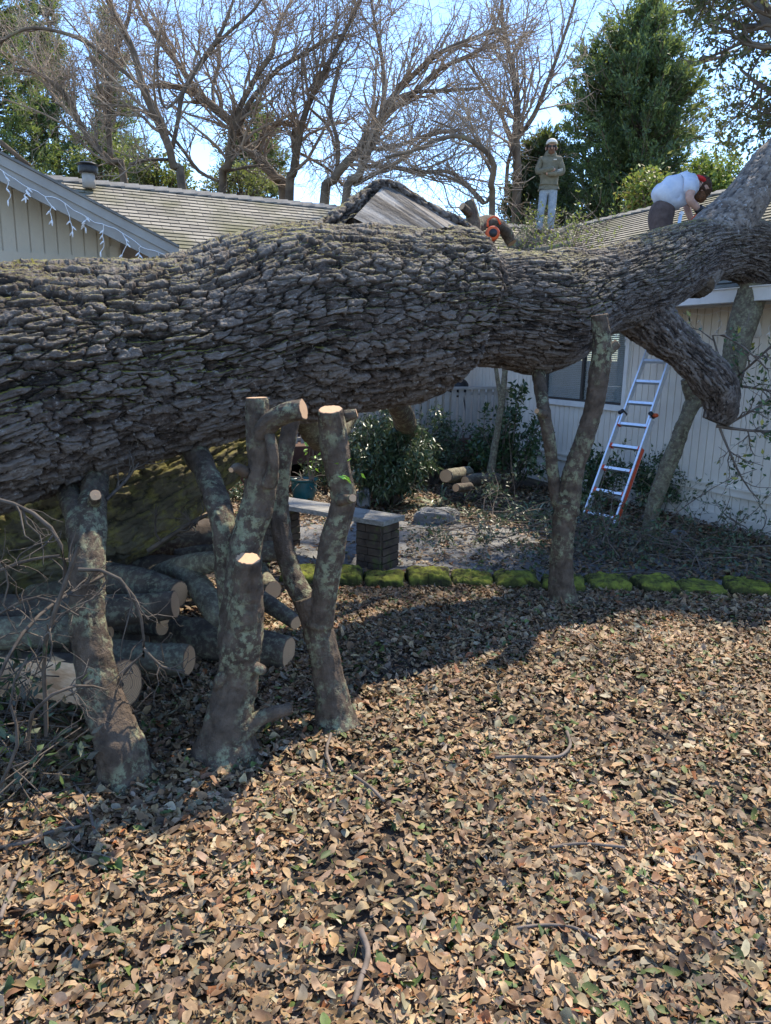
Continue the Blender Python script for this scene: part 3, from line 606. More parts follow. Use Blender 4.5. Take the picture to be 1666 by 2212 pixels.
# ------------------------------------------------------------------ standing cut trees
def stump(label, base, limbs, seed, mat=m_stump):
    root = thing('cut_tree', label, 'cut tree', base, 'small trees cut short around the fallen trunk')
    for k, (nm, pts, cut) in enumerate(limbs):
        P, R = path_px(pts); rel = np.mean(R)
        t = tube(P, R, 56, .010, .2, 7, seed + k * 3, flare=.55 if k == 0 else .12, bark=(rel * .20, .07, .024))
        o = mk(nm, t['V'], t['Q'], t['T'], mat, root, attrs={'h': t['h']})
        if cut: cut_face(t, True, m_cut, o)
    return root
Y1 = G(275, 1690)[1]
s1 = stump('leaning lichen spotted cut tree nearest the camera, at left', G(275, 1680), [
    ('trunk', [(275, 1695, Y1, 46), (262, 1620, Y1 + .02, 44), (225, 1520, Y1 + .1, 42), (203, 1430, Y1 + .15, 40), (190, 1330, Y1 + .2, 37), (188, 1230, Y1 + .25, 36), (195, 1130, Y1 + .4, 32), (205, 1050, Y1 + .65, 28), (206, 985, Y1 + .95, 26)], False),
    ('limb', [(185, 1200, Y1 + .28, 30), (170, 1120, Y1 + .42, 28), (150, 1070, Y1 + .62, 24), (130, 1010, Y1 + .9, 20)], False),
    ('limb', [(203, 1085, Y1 + .42, 13), (205, 1075, Y1 + .36, 13), (206, 1070, Y1 + .325, 12)], True)], 1)
Y2 = G(490, 1635)[1]
s2 = stump('tallest cut tree of several stems, second from the left', G(490, 1635), [
    ('trunk', [(485, 1640, Y2, 50), (492, 1560, Y2 + .02, 44), (512, 1470, Y2 + .05, 40), (525, 1380, Y2 + .05, 40), (530, 1290, Y2 + .05, 34), (535, 1207, Y2 + .02, 26)], True),
    ('limb', [(505, 1400, Y2 + .15, 30), (515, 1300, Y2 + .2, 34), (532, 1180, Y2 + .25, 34), (556, 1090, Y2 + .28, 33), (568, 1010, Y2 + .28, 29), (560, 940, Y2 + .28, 29), (555, 860, Y2 + .28, 22)], True),
    ('limb', [(505, 1380, Y2 + .3, 28), (495, 1240, Y2 + .35, 27), (480, 1120, Y2 + .4, 26), (445, 1020, Y2 + .7, 26), (415, 965, Y2 + 1.0, 26), (395, 930, Y2 + 1.15, 25)], False),
    ('limb', [(560, 945, Y2 + .27, 20), (585, 912, Y2 + .22, 20), (620, 892, Y2 + .18, 21), (655, 885, Y2 + .16, 22)], True),
    ('limb', [(530, 1575, Y2, 18), (560, 1552, Y2 + .02, 15), (598, 1538, Y2 + .05, 14), (627, 1531, Y2 + .08, 12)], True),
    ('burl', [(578, 925, Y2 + .25, 8), (588, 965, Y2 + .2, 12), (590, 1010, Y2 + .2, 12), (578, 1050, Y2 + .22, 14)], False),
    ('stub', [(530, 1020, Y2 + .25, 12), (512, 1010, Y2 + .2, 10), (500, 1015, Y2 + .16, 6)], True),
    ('burl', [(500, 1450, Y2 + .02, 12), (478, 1470, Y2 + .0, 14), (470, 1500, Y2 + .03, 8)], False), ('burl', [(545, 1440, Y2 + .02, 12), (566, 1448, Y2, 11), (572, 1452, Y2, 6)], False)], 11)
Y3 = G(725, 1568)[1]
s3 = stump('forked cut tree with an orange cut top, third from the left', G(725, 1568), [
    ('trunk', [(730, 1572, Y3, 34), (718, 1500, Y3 + .03, 32), (700, 1420, Y3 + .05, 32), (683, 1340, Y3 + .08, 33), (668, 1290, Y3 + .1, 30)], False),
    ('limb', [(690, 1350, Y3 + .05, 26), (706, 1250, Y3 + .05, 26), (722, 1160, Y3 + .05, 27), (740, 1075, Y3 + .05, 27), (728, 1000, Y3 + .05, 27), (718, 930, Y3 + .05, 27), (714, 885, Y3 + .03, 26)], True),
    ('limb', [(670, 1320, Y3 + .12, 24), (635, 1250, Y3 + .2, 22), (612, 1170, Y3 + .25, 20), (604, 1090, Y3 + .3, 19), (612, 1000, Y3 + .32, 18), (630, 900, Y3 + .35, 17)], False),
    ('stub', [(735, 1080, Y3, 12), (755, 1078, Y3 - .06, 9), (762, 1076, Y3 - .09, 8)], True),
    ('stub', [(745, 900, Y3 + .1, 12), (770, 893, Y3 + .1, 9)], True)], 21)
Y4 = G(1213, 1305)[1]
s4 = stump('slim forked cut tree standing at the mossy stones, at right', G(1213, 1305), [
    ('trunk', [(1213, 1308, Y4, 24), (1212, 1240, Y4, 23), (1216, 1160, Y4, 24), (1225, 1085, Y4, 24)], False),
    ('limb', [(1225, 1110, Y4, 22), (1238, 1020, Y4, 21), (1262, 950, Y4, 20), (1283, 880, Y4, 19), (1296, 800, Y4, 21), (1300, 740, Y4, 19), (1295, 681, Y4, 16)], True),
    ('limb', [(1218, 1120, Y4 + .03, 15), (1198, 1050, Y4 + .04, 13), (1188, 960, Y4 + .05, 12), (1176, 890, Y4 + .08, 13), (1166, 830, Y4 + .25, 13), (1160, 770, Y4 + .5, 13)], False),
    ('stub', [(1305, 765, Y4, 12), (1322, 752, Y4, 10), (1334, 742, Y4, 9)], True),
    ('stub', [(1176, 895, Y4 + .05, 9), (1165, 890, Y4 + .02, 7), (1160, 888, Y4, 6)], True)], 31)
Y5 = G(1400, 1165)[1]
s5 = stump('crooked tree crusted with pale green lichen leaning on the drooping limb', G(1395, 1180), [
    ('trunk', [(1395, 1185, Y5 - .1, 14), (1408, 1110, Y5 - .1, 15), (1430, 1040, Y5 - .1, 16), (1458, 970, Y5 - .1, 16), (1480, 910, Y5 - .1, 15), (1500, 870, Y5 - .1, 16), (1540, 845, Y5 - .12, 16), (1575, 830, Y5 - .15, 13)], False),
    ('stub', [(1505, 880, Y5 - .1, 14), (1492, 845, Y5 - .1, 14), (1482, 818, Y5 - .1, 12)], False)], 41, m_stumpc)
# thin pale sapling and a dark hanging limb further back
YS = G(1062, 1072)[1]
s6 = stump('thin pale sapling in front of the leafy shrub by the deck', G(1062, 1072), [
    ('trunk', [(1060, 1074, YS, 8), (1062, 1010, YS, 8), (1075, 930, YS, 7), (1085, 860, YS, 6.5), (1092, 790, YS, 6), (1095, 700, YS, 5)], False),
    ('limb', [(1083, 870, YS, 5), (1075, 820, YS, 4.5), (1068, 770, YS, 4)], False)], 51, m_stumpc)
s7 = thing('hanging_limb', 'dark lichen flecked limb dropping from under the trunk into the big shrub', 'tree limb', G(885, 1060))
P, R = path_px([(838, 850, 5.3, 20), (862, 880, 6.6, 22), (876, 915, 8.2, 22), (880, 960, 9.4, 20), (882, 1000, 10.0, 18)])
t = tube(P, R, 30, .03, .15, 6, 3, bark=(.02, .1, .05)); mk('limb', t['V'], t['Q'], t['T'], m_stump, s7, attrs={'h': t['h']})
s8 = thing('hanging_limb', 'grey dead limb standing behind the forked cut tree, above the teal pot', 'tree limb', G(700, 1100))
P, R = path_px([(640, 880, 4.9, 24), (700, 950, 5.4, 26), (745, 900, 6.0, 24), (760, 850, 6.3, 22)])
t = tube(P, R, 30, .03, .15, 6, 8, bark=(.02, .1, .05)); mk('limb', t['V'], t['Q'], t['T'], m_stumpc, s8, attrs={'h': t['h']})
# ------------------------------------------------------------------ log pile
def log(label, pts, seed, mat=m_log, cuts=(0, 1), S=40):
    P, R = path_px(pts); t = tube(P, R, S, .015, .12, 5, seed, bark=(np.mean(R) * .12, .1, .04))
    lo = A(P[0][0], P[0][1], min(p[2] - r for p, r in zip(P, R)))
    o = mk('log', t['V'], t['Q'], t['T'], mat, attrs={'h': t['h']}, loc=lo); tag(o, label, 'log', 'cut logs piled under the fallen trunk')
    if cuts[1]: cut_face(t, True, m_cut, o)
    if cuts[0]: cut_face(t, False, m_cut, o)
    return o, t
log('dark log with a pale oval cut end, upper log of the pile', [(-80, 1312, 3.4, 34), (120, 1322, 3.45, 33), (250, 1318, 3.5, 32), (378, 1306, 3.5, 29)], 1)
log('log end showing just behind the topmost pale oval cut end', [(200, 1240, 3.95, 34), (300, 1262, 3.8, 34), (386, 1284, 3.68, 31)], 2)
log('lichen covered log across the left edge of the pile', [(-120, 1362, 3.15, 36), (20, 1368, 3.2, 36), (150, 1362, 3.3, 33)], 3, m_stumpc)
log('lichen covered log with a notched bright end, lowest in the pile', [(190, 1412, 3.45, 32), (300, 1420, 3.42, 34), (408, 1426, 3.38, 32)], 4, m_stumpc)
log('thick dark log with its pale end behind the tallest cut tree', [(340, 1372, 4.0, 46), (480, 1390, 3.9, 44), (624, 1410, 3.8, 36)], 5)
log('small log stub in the middle of the pile', [(240, 1345, 3.9, 16), (300, 1352, 3.8, 18), (350, 1356, 3.66, 16)], 6)
log('smallest log end tucked under the upper dark log', [(300, 1325, 3.8, 12), (355, 1338, 3.62, 12)], 7)
log('small log whose round end peeps out beside the left cut tree', [(150, 1360, 3.6, 18), (232, 1368, 3.45, 17)], 8)
log('broken dark branch piece ending at the forked cut tree', [(520, 1270, 4.3, 18), (580, 1305, 4.1, 19), (640, 1345, 3.9, 15)], 9)
log('dark log lying under the grey bent branch', [(240, 1245, 4.3, 24), (340, 1225, 4.35, 26), (430, 1230, 4.4, 24)], 10)
log('round log with a pale end under the deck shrubs', [(1010, 1022, 8.9, 15), (985, 1026, 8.6, 15), (963, 1028, 8.3, 13.5)], 12, m_stumpc)
log('dark log beside the pale ended one under the deck shrubs', [(1075, 1035, 8.8, 12), (1030, 1036, 8.6, 13), (1005, 1040, 8.4, 11)], 13)
log('short orange ended log on the ground under the deck shrubs', [(1015, 1052, 8.2, 10), (985, 1054, 8.0, 9)], 14)
o, t = log('small cut log lying behind the two middle cut trees', [(560, 1225, 4.8, 16), (572, 1262, 4.6, 22), (590, 1275, 4.5, 20)], 15, m_stumpc)
log('fat dark log lying furthest back, under the mossy trunk', [(230, 1190, 4.9, 40), (400, 1165, 5.0, 38), (530, 1150, 5.1, 34)], 21)
log('dark log just behind the grey bent branch, near the bench pillar', [(380, 1210, 4.7, 24), (500, 1195, 4.75, 24), (612, 1190, 4.8, 20)], 22)
log('lichen flecked log lowest at the left edge, behind the brush', [(-120, 1290, 3.9, 34), (40, 1285, 3.95, 34), (190, 1275, 4.0, 30)], 23, m_stumpc)
log('dark log filling the gap under the upper dark log', [(-60, 1400, 3.9, 40), (150, 1395, 3.9, 40), (330, 1385, 3.95, 36)], 24)
# grey bent branch
gb = thing('bent_branch', 'smooth grey branch bending over the log pile', 'branch', W(345, 1250, 4.0))
for k, pts in enumerate([[(330, 1245, 4.1, 22), (400, 1222, 3.95, 23), (480, 1212, 3.8, 22), (560, 1212, 3.75, 18)], [(395, 1228, 3.95, 24), (430, 1270, 3.8, 28), (470, 1320, 3.65, 27), (520, 1360, 3.6, 24)]]):
    P, R = path_px(pts); t = tube(P, R, 32, .015, .12, 5, 5 + k, bark=(.008, .1, .04)); mk('limb', t['V'], t['Q'], t['T'], m_stumpc, gb, attrs={'h': t['h']})
# the big split log: half round, pale split face towards us
P, R = path_px([(-120, 1440, 3.45, 50), (60, 1458, 3.2, 54), (268, 1478, 2.95, 54)])
t = tube(P, R, 64, .012, .05, 5, 17, bark=(.006, .1, .04)); V = t['V'].copy(); S_ = 64; n_ = t['n']
d0 = unit(A(.1, -1, .25))
for r_ in range(n_):
    c = t['P'][r_]; q = V[r_ * S_:(r_ + 1) * S_] - c; k = q @ d0; lim = t['R'][r_] * .55; over = k > lim
    q[over] -= np.outer(k[over] - lim, d0) * (1 - 0.02); V[r_ * S_:(r_ + 1) * S_] = c + q
t['V'] = V
lo = A(P[0][0], P[0][1], P[0][2] - R[0])
fl = np.concatenate([(((V[r_ * S_:(r_ + 1) * S_] - t['P'][r_]) @ d0) > t['R'][r_] * .535) for r_ in range(n_)])
o = mk('split_log', V, t['Q'][~fl[t['Q']].all(1)], t['T'], m_log, attrs={'h': t['h']}, loc=lo); tag(o, 'large split log with a pale raw wood face at the lower left', 'log', 'cut logs piled under the fallen trunk')
mk('split_face', V, t['Q'][fl[t['Q']].all(1)], None, m_splitw, o); cut_face(t, True, m_cut, o)
# ------------------------------------------------------------------ mossy edging stones
sx = [(655, 1250), (738, 1256), (830, 1256), (925, 1257), (1020, 1258), (1115, 1263), (1215, 1265), (1313, 1270), (1415, 1274), (1513, 1276), (1613, 1282), (1715, 1290)]
words = ['half hidden mossy stone between the forks of the cut tree', 'mossy edging stone right beside the forked cut tree', 'mossy edging stone, second to the right of the forked cut tree', 'flat mossy stone in the middle of the shaded row', 'mossy stone next left of the pair before the slim cut tree',
         'mossy stone just left of the slim cut tree', 'mossy stone partly hidden by the slim cut tree', 'mossy stone first to the right of the slim cut tree', 'bright mossy stone, second right of the slim cut tree', 'bright yellow mossy stone, third right of the slim cut tree', 'mossy stone at the right edge of the row', 'last mossy edging stone, cut by the picture edge']
for k, (x, y) in enumerate(sx):
    c = G(x, y + 4); c[2] = 0; nx_ = G(sx[min(k + 1, 11)][0], sx[min(k + 1, 11)][1] + 4) if k < 11 else G(x + 98, y + 8)
    d = unit((nx_ - c) * A(1, 1, 0)); hw = np.linalg.norm((nx_ - c)[:2]) * .475; s = np.cross(A(0, 0, 1), d)
    u = np.linspace(-1, 1, 46); v = np.linspace(-1, 1, 34); UU, VV2 = np.meshgrid(u, v, indexing='ij')
    # superellipse block: side walls down to the ground
    e = 9.0; rad = (np.abs(UU) ** e + np.abs(VV2) ** e) ** (1 / e); hgt = .11 * (1 - np.clip(rad, 0, 1) ** 9) ** .3
    px = UU * hw * 1.02; py = VV2 * .16
    Pw = c + px[..., None] * d + py[..., None] * s
    Pw[..., 2] = hgt - .02 + (fbm(Pw * 14 + k, 4) - .5) * .05 + (fbm(Pw * 55 + k, 3) - .5) * .022
    Pw[..., 2] *= 1 + .18 * math.sin(k * 2.7); Pw[..., :2] += ((fbm(Pw * 7 + 5 * k, 3) - .5) * .09)[..., None] + s[:2] * .03 * math.sin(k * 1.9)
    i = np.arange(45)[:, None] * 34; j = np.arange(33)[None]
    o = mk('edging_stone', Pw.reshape(-1, 3), np.stack([i + j, i + 34 + j, i + 35 + j, i + j + 1], -1).reshape(-1, 4), None, m_moss, loc=c)
    tag(o, words[k], 'edging stone', 'moss covered stones edging the path')
# ------------------------------------------------------------------ bench
bb = G(812, 1204); bench = thing('garden_bench', 'weathered plank bench on two dark brick pillars', 'bench', bb)
top = .43; q0 = G(875, 1113, top); q1 = G(575, 1066, top); q2 = G(850, 1131, top - .05); dv = unit((q1 - q0) * A(1, 1, 0)); sv = np.cross(dv, A(0, 0, 1)); sv = sv if sv[1] < 0 else -sv
P0 = q0.copy(); P0[2] = top - .038
n = 120; parts = []
for k in range(2): parts.append(obox(P0 + sv * (k * .158), dv * 1.5, sv * .154, A(0, 0, .038)))
mk('seat', *cat_geo(parts), m_board, bench, smooth=False)
for dist in (.06, 1.12):
    b0 = P0 + dv * dist + sv * .01; parts = [obox(b0 * A(1, 1, 0) + dv * .006 + sv * .006 - A(0, 0, .02), dv * .228, sv * .228, A(0, 0, top - .055 + .02))]; g = random.Random(int(dist * 9))
    hh = (top - .056) / 6
    for r in range(6):
        z = r * hh
        for f in range(4):
            for q in range(2):
                a = q * .12 + (.0 if r % 2 else .0); ln = .114; j = g.uniform(0, .008)
                off = .12 * q + .003 + (.03 if r % 2 and q == 1 else 0); ln = (.234 - off) if q else (.114 + (.03 if r % 2 else 0))
                jz = A(0, 0, z + .004); hz = A(0, 0, hh - .01)
                if f == 0: parts.append(obox(b0 * A(1, 1, 0) + dv * off + sv * (.228 + j) + jz, dv * ln, sv * .02, hz))
                if f == 1: parts.append(obox(b0 * A(1, 1, 0) + dv * off - sv * (.008 + j) + jz, dv * ln, sv * .02, hz))
                if f == 2: parts.append(obox(b0 * A(1, 1, 0) + sv * (off - .004) - dv * (.008 + j) + jz, sv * ln, dv * .02, hz))
                if f == 3: parts.append(obox(b0 * A(1, 1, 0) + sv * (off - .004) + dv * (.228 + j) + jz, sv * ln, dv * .02, hz))
    mk('pillar', *cat_geo(parts), m_brick, bench, smooth=False)
# ------------------------------------------------------------------ pot
pb = G(657, 1080); k_ = MPP(pb); pot = thing('plant_pot', 'teal glazed pot with dry stems standing behind the bench', 'plant pot', pb)
prof = [(.0, 20), (.03, 23), (.12, 27), (.2, 28), (.235, 28), (.24, 30), (.262, 30)]
t = tube([pb + A(0, 0, h) for h, r in prof], [r * k_ for h, r in prof], 40, .012, 0, closed=False); mk('pot_body', t['V'], t['Q'], None, m_teal, pot)
t = tube([pb + A(0, 0, .2), pb + A(0, 0, .225)], [27 * k_, 27 * k_], 30, .02, 0); mk('soil', t['V'], t['Q'], t['T'], m_soil, pot)
base = np.repeat((pb + A(0, 0, .22))[None], 16, 0) + np.random.default_rng(2).normal(size=(16, 3)) * A(.06, .06, 0); g = np.random.default_rng(4)
D = unit(g.normal(size=(16, 3)) * A(1, 1, .4) + A(0, 0, .5)); Pp = np.stack([base + D * l + A(0, 0, -l * l * 1.5) for l in np.linspace(0, .28, 6)], 1)
mk('stem', *batch_tubes(Pp, np.full((16, 6), .004), 4), m_twig, pot)
# ------------------------------------------------------------------ rocks
def rock(label, c, r, seed):
    u = np.linspace(0, np.pi, 30); v = np.linspace(0, 2 * np.pi, 48, endpoint=False); D = np.stack([np.sin(u)[:, None] * np.cos(v), np.sin(u)[:, None] * np.sin(v), np.cos(u)[:, None] + 0 * v], -1)
    q = np.sign(D) * np.abs(D) ** .75; q = q * (1 + .5 * (fbm(D * 2.2 + seed, 3) - .5) + .12 * (fbm(D * 9 + seed, 3) - .5))[..., None]
    o = mk('rock', (q * np.array(r) + c).reshape(-1, 3), grid_q(30, 48), None, m_stone, loc=(c[0], c[1], c[2] - r[2] * .5), smooth=False); tag(o, label, 'rock', 'garden rocks by the path'); return o
rock('long low dark rock beside the path right of the bench', G(946, 1132) + A(0, .1, .05), (.24, .14, .1), 3)
rock('rounded pale grey rock standing behind the bench', G(786, 1095) + A(0, 0, .08), (.085, .08, .13), 8)
rock('small pale stone on the ground near the ladder foot', G(1400, 1125) + A(0, 0, .02), (.07, .05, .05), 11)
rock('broken white stone below the lichen crusted tree', G(1462, 1158) + A(0, 0, .02), (.09, .06, .04), 14)
# ------------------------------------------------------------------ leaf litter
def litter(name, label_kind, n, region, zf, lo, hi, pal, pw, g, K=6, dz=.036, tilt=.24):
    C = region(n, g); n = len(C); L = g.uniform(lo, hi, n); Wd = L * g.uniform(.36, .54, n); yaw = g.uniform(0, 2 * np.pi, n)
    tx, ty = g.normal(size=n) * tilt, g.normal(size=n) * tilt; cl = g.normal(size=n) * .20 - .05; cw = g.normal(size=n) * .5 + .15
    t = np.linspace(0, 1, K); prof = (4 * np.clip(t, .012, .985) * (1 - np.clip(t, .012, .985))) ** .55; s = A(-1, 0, 1)
    u = (t - .5)[None, :, None] * L[:, None, None] + 0 * s; v = prof[None, :, None] * s * Wd[:, None, None] * .5
    v = v * (1 + .14 * (g.random((n, K, 1)) - .5)) + (np.sin(t * np.pi)[None] * (g.normal(size=n) * .08 * L)[:, None])[..., None]
    z = cl[:, None, None] * L[:, None, None] * (4 * (t - .5) ** 2)[None, :, None] + cw[:, None, None] * np.abs(v) ** 2 / Wd[:, None, None] * 1.6 + g.normal(size=(n, K, 3)) * .0011
    z = z + u * np.sin(tx)[:, None, None] + v * np.sin(ty)[:, None, None]
    c, s_ = np.cos(yaw)[:, None, None], np.sin(yaw)[:, None, None]
    X = C[:, 0][:, None, None] + u * c - v * s_; Y = C[:, 1][:, None, None] + u * s_ + v * c
    Z = zf(C[:, 0], C[:, 1])[:, None, None] + .008 + g.random(n)[:, None, None] ** 1.3 * dz + z
    V = np.stack([X, Y, Z], -1).reshape(-1, 3); o = (np.arange(n) * K * 3)[:, None, None]
    i = np.arange(K - 1)[:, None] * 3; j = np.arange(2)[None]; q = np.stack([i + j, i + 3 + j, i + 4 + j, i + 1 + j], -1).reshape(1, -1, 4)
    ci = g.choice(len(pal), n, p=pw); col = np.array(pal)[ci] * g.uniform(.72, 1.22, (n, 1)) * g.uniform(.93, 1.07, (n, 3))
    rib = np.tile(A(1, .80, 1), n * K)[:, None]; blot = ((.72 + .5 * fbm(V * 45, 2)) * (.42 + 1.1 * fbm(V * A(2.3, 2.3, 0) + 4, 4, .6)))[:, None]; vc = np.repeat(col, K * 3, 0) * g.uniform(.9, 1.08, (n * K * 3, 1)) * rib * blot
    return V, (o + q).reshape(-1, 4), np.clip(vc, 0, 1)
PAL = [(.38, .23, .115), (.50, .34, .185), (.25, .14, .07), (.42, .29, .18), (.11, .07, .042), (.26, .215, .14), (.14, .185, .045), (.38, .14, .05), (.52, .42, .28), (.09, .135, .04)]
PW = [.18, .14, .19, .12, .16, .10, .035, .015, .035, .025]
def reg_near(n, g):
    y = 1.0 + (5.35 - 1.0) * g.random(int(n * 1.0)) ** 1.0; hw = .56 * y + .45; x = g.uniform(-1, 1, len(y)) * hw.max(); k = np.abs(x) < hw
    C = np.stack([x, y], -1)[k]; d = fbm(np.column_stack([C * 2.2, 0 * C[:, 0]]), 3); return C[g.random(len(C)) < sstep(.25, .45, d) * .72 + .28]
def stone_y(x): return np.interp(x, [-1.0, .3, 1.5, 2.9, 3.6], [G(655, 1250)[1], G(925, 1257)[1], G(1215, 1265)[1], G(1613, 1282)[1], G(1715, 1290)[1]])
g = np.random.default_rng(11)
def reg_n2(n, g): C = reg_near(n, g); return C[C[:, 1] < stone_y(C[:, 0]) - .10]
V, Q, c = litter('l', '', 165000, reg_n2, ground_z, .018, .064, PAL, PW, g)
tag(mk('fallen_leaves', V, Q, None, m_leaf, cols=c, loc=(0, 0, 0)), kind='stuff')
def reg_far(n, g):
    x = g.uniform(-4.5, 5.5, n); y = g.uniform(5.2, 9.8, n); k = (np.abs(x) < .56 * y + .4) & (y > stone_y(x) + .12)
    C = np.stack([x, y], -1)[k]; on = (C[:, 1] > np.interp(C[:, 0], px_, ylo) + .1) & (C[:, 1] < np.interp(C[:, 0], px_, yhi) - .1)
    d = fbm(np.column_stack([C * 1.7, 0 * C[:, 0]]), 3); keep = np.where(on & (C[:, 0] < 1.3), .10 + .25 * sstep(.5, .65, d), .8); return C[g.random(len(C)) < keep]
PW2 = [.14, .12, .16, .14, .16, .14, .05, .01, .05, .03]
V, Q, c = litter('l', '', 52000, reg_far, lambda x, y: ground_z(x, y) + .006, .03, .07, PAL, PW2, g, K=4)
tag(mk('bed_leaves', V, Q, None, m_leaf, cols=c * .8, loc=(0, 0, 0)), kind='stuff')
V, Q, c = litter('l', '', 90000, reg_n2, lambda x, y: ground_z(x, y) + .012, .007, .022, PAL, PW, g, K=3)
tag(mk('leaf_fragments', V, Q, None, m_leaf, cols=c, loc=(0, 0, 0)), kind='stuff')
# grass blades coming up through the leaves
n = 2600; y = g.uniform(1.2, 5.2, n); x = g.uniform(-1, 1, n) * (.56 * y + .3); cl = fbm(np.column_stack([x * 2.5, y * 2.5, 0 * x + 9]), 2) > .53; x, y = x[cl], y[cl]; n = len(x)
b = np.column_stack([x, y, ground_z(x, y) + .01]); d = unit(g.normal(size=(n, 3)) * A(.8, .8, .2) + A(0, 0, .9)); Ln = g.uniform(.03, .075, n)[:, None]
Pp = np.stack([b + d * Ln * l + A(0, 0, -.012) * l * l for l in np.linspace(0, 1, 4)], 1)
V, Q, T = batch_tubes(Pp, np.repeat(A(.0016, .0013, .0009, .0003)[None], n, 0), 3)
tag(mk('grass', V, Q, None, M('grass_blade', (.10, .17, .03), (.2, .28, .06), 20, .6, 0, trans=.3), loc=(0, 0, 0)), kind='stuff')
# twig litter and a few sticks one can tell apart
def sticks(n, reg, lo, hi, r, g, z0=.03, K=6):
    C = reg(n, g); n = len(C); a = g.uniform(0, 2 * np.pi, n); d = np.column_stack([np.cos(a), np.sin(a), g.normal(size=n) * .08]); P = [np.column_stack([C, ground_z(C[:, 0], C[:, 1]) + z0 + g.random(n) * .02])]
    L = g.uniform(lo, hi, n)[:, None]
    for k in range(K - 1): d = unit(d + g.normal(size=(n, 3)) * A(.22, .22, .06)); P.append(P[-1] + d * L / (K - 1))
    return np.stack(P, 1), g.uniform(r * .6, r * 1.3, n)[:, None] * np.linspace(1, .5, K)
P, R = sticks(420, reg_n2, .08, .3, .0022, g); V, Q, T = batch_tubes(P, R, 4); tag(mk('twig_litter', V, Q, None, m_twig, loc=(0, 0, 0)), kind='stuff')
for (pts, r, lb) in [([(1050, 2075), (1075, 2110), (1085, 2160), (1140, 2160)][:0] or [(780, 2010), (795, 2060), (775, 2130), (765, 2170)], 7, 'short lichen spotted stick at the bottom centre of the leaves'),
        ([(1070, 1636), (1120, 1634), (1190, 1636), (1218, 1628), (1232, 1608), (1225, 1580)], 3.6, 'hooked pale stick on the sunlit leaves'), ([(715, 1585), (706, 1620), (712, 1650), (718, 1665)], 3.4, 'curved thin twig near the foot of the forked cut tree'),
        ([(765, 1675), (800, 1700), (830, 1730)], 3.5, 'straight dark stick on the leaves right of the cut trees'), ([(1110, 2005), (1180, 1998), (1240, 2004), (1290, 2030)], 3.6, 'long dark bent stick in the lower right leaves'),
        ([(1190, 1830), (1250, 1822), (1310, 1826), (1350, 1830)], 3.2, 'thin level stick among the leaves at right'), ([(0, 1830), (60, 1818), (100, 1800), (175, 1785)], 4, 'pale stick lying flat at the left edge'),
        ([(0, 1985), (20, 1930), (45, 1880)], 5, 'slanting pale stick at the lower left edge'), ([(160, 1690), (190, 1740), (205, 1800)], 3, 'thin twig curving past the leaning cut tree foot')]:
    Pq = [G(x, y, .045) for x, y in pts]; t = tube(Pq, [r * MPP(p) for p in Pq], 10, .01, .3, 30, 3)
    tag(mk('stick', t['V'], t['Q'], t['T'], m_twig, attrs={'h': t['h']}), lb, 'stick', 'sticks lying on the leaves')
# ------------------------------------------------------------------ branching helpers with leaves
def poly_batch(paths, K=7):
    P, R = [], []
    for pts in paths:
        p, r = path_px(pts); p, r = resample(p, r, .05); i = np.linspace(0, len(p) - 1, K); j = i.astype(int); f = (i - j)[:, None]; j1 = np.minimum(j + 1, len(p) - 1)
        P.append(p[j] * (1 - f) + p[j1] * f); R.append(r[j] * (1 - f[:, 0]) + r[j1] * f[:, 0])
    return np.array(P), np.array(R)
def put_leaves(P, n, lo, hi, asp, pal, g, t0=.3, jit=.02, droop=0, flat=.4):
    i = g.integers(0, len(P), n); p, d = sample_poly(P[i], g.uniform(t0, 1, n)); D = unit(g.normal(size=(n, 3)) + d * .8 + A(0, 0, -droop)); Nn = unit(g.normal(size=(n, 3)) + A(0, 0, flat) * 2)
    Nn = unit(Nn - D * (Nn * D).sum(1)[:, None]); L = g.uniform(lo, hi, n); V, _, T = leaf_quads(p + D * L[:, None] * .6 + g.normal(size=(n, 3)) * jit, D, Nn, L, L * asp)
    col = np.array(pal)[g.integers(0, len(pal), n)] * g.uniform(.7, 1.25, (n, 1)); return V, T, np.repeat(col, 5, 0)
GR = [(.05, .10, .03), (.07, .13, .04), (.04, .085, .035), (.10, .15, .04)]
g = np.random.default_rng(21)
# leafy twigs of the oak hanging at the right, its crown above, extended out of view to shade the path
P0, R0 = poly_batch([[(1548, 920, 5.95, 4), (1600, 928, 5.9, 3), (1660, 932, 5.9, 2.5), (1720, 925, 5.9, 2)], [(1555, 925, 5.95, 3), (1580, 985, 5.9, 2.2), (1610, 1045, 5.9, 1.8), (1640, 1080, 5.9, 1.2)],
                     [(1575, 915, 5.95, 3), (1620, 890, 5.9, 2.4), (1680, 850, 5.9, 2)], [(1580, 825, 6.7, 3.5), (1620, 790, 6.4, 3), (1680, 735, 6.2, 2.4)], [(1565, 800, 6.1, 3), (1540, 720, 6, 2), (1600, 745, 5.9, 2), (1660, 800, 5.9, 1.5)], [(1585, 832, 6.7, 3), (1640, 840, 6.5, 2.4), (1700, 850, 6.4, 2)]])
a1, a2 = [], []
for k in range(len(P0)):
    P1, R1 = grow(P0[k:k + 1], R0[k:k + 1], 8, .12, .4, rs=.6, up=-.02, rmin=.0022); P2, R2 = grow(P1, R1, 20, .06, .2, rs=.7, up=0, rmin=.0015); a1.append(P1); a2.append(P2)
    mk('twig', *cat_geo([batch_tubes(P, R, 4) for P, R in ((P0[k:k + 1], R0[k:k + 1]), (P1, R1), (P2, R2))]), m_twig, oak)
P1, P2 = np.concatenate(a1), np.concatenate(a2)
V, T, c = put_leaves(np.concatenate([P1, P2]), 340, .035, .065, .5, GR + [(.3, .28, .06)], g); mk('leaves', V, None, T, m_shrub, oak, cols=c)
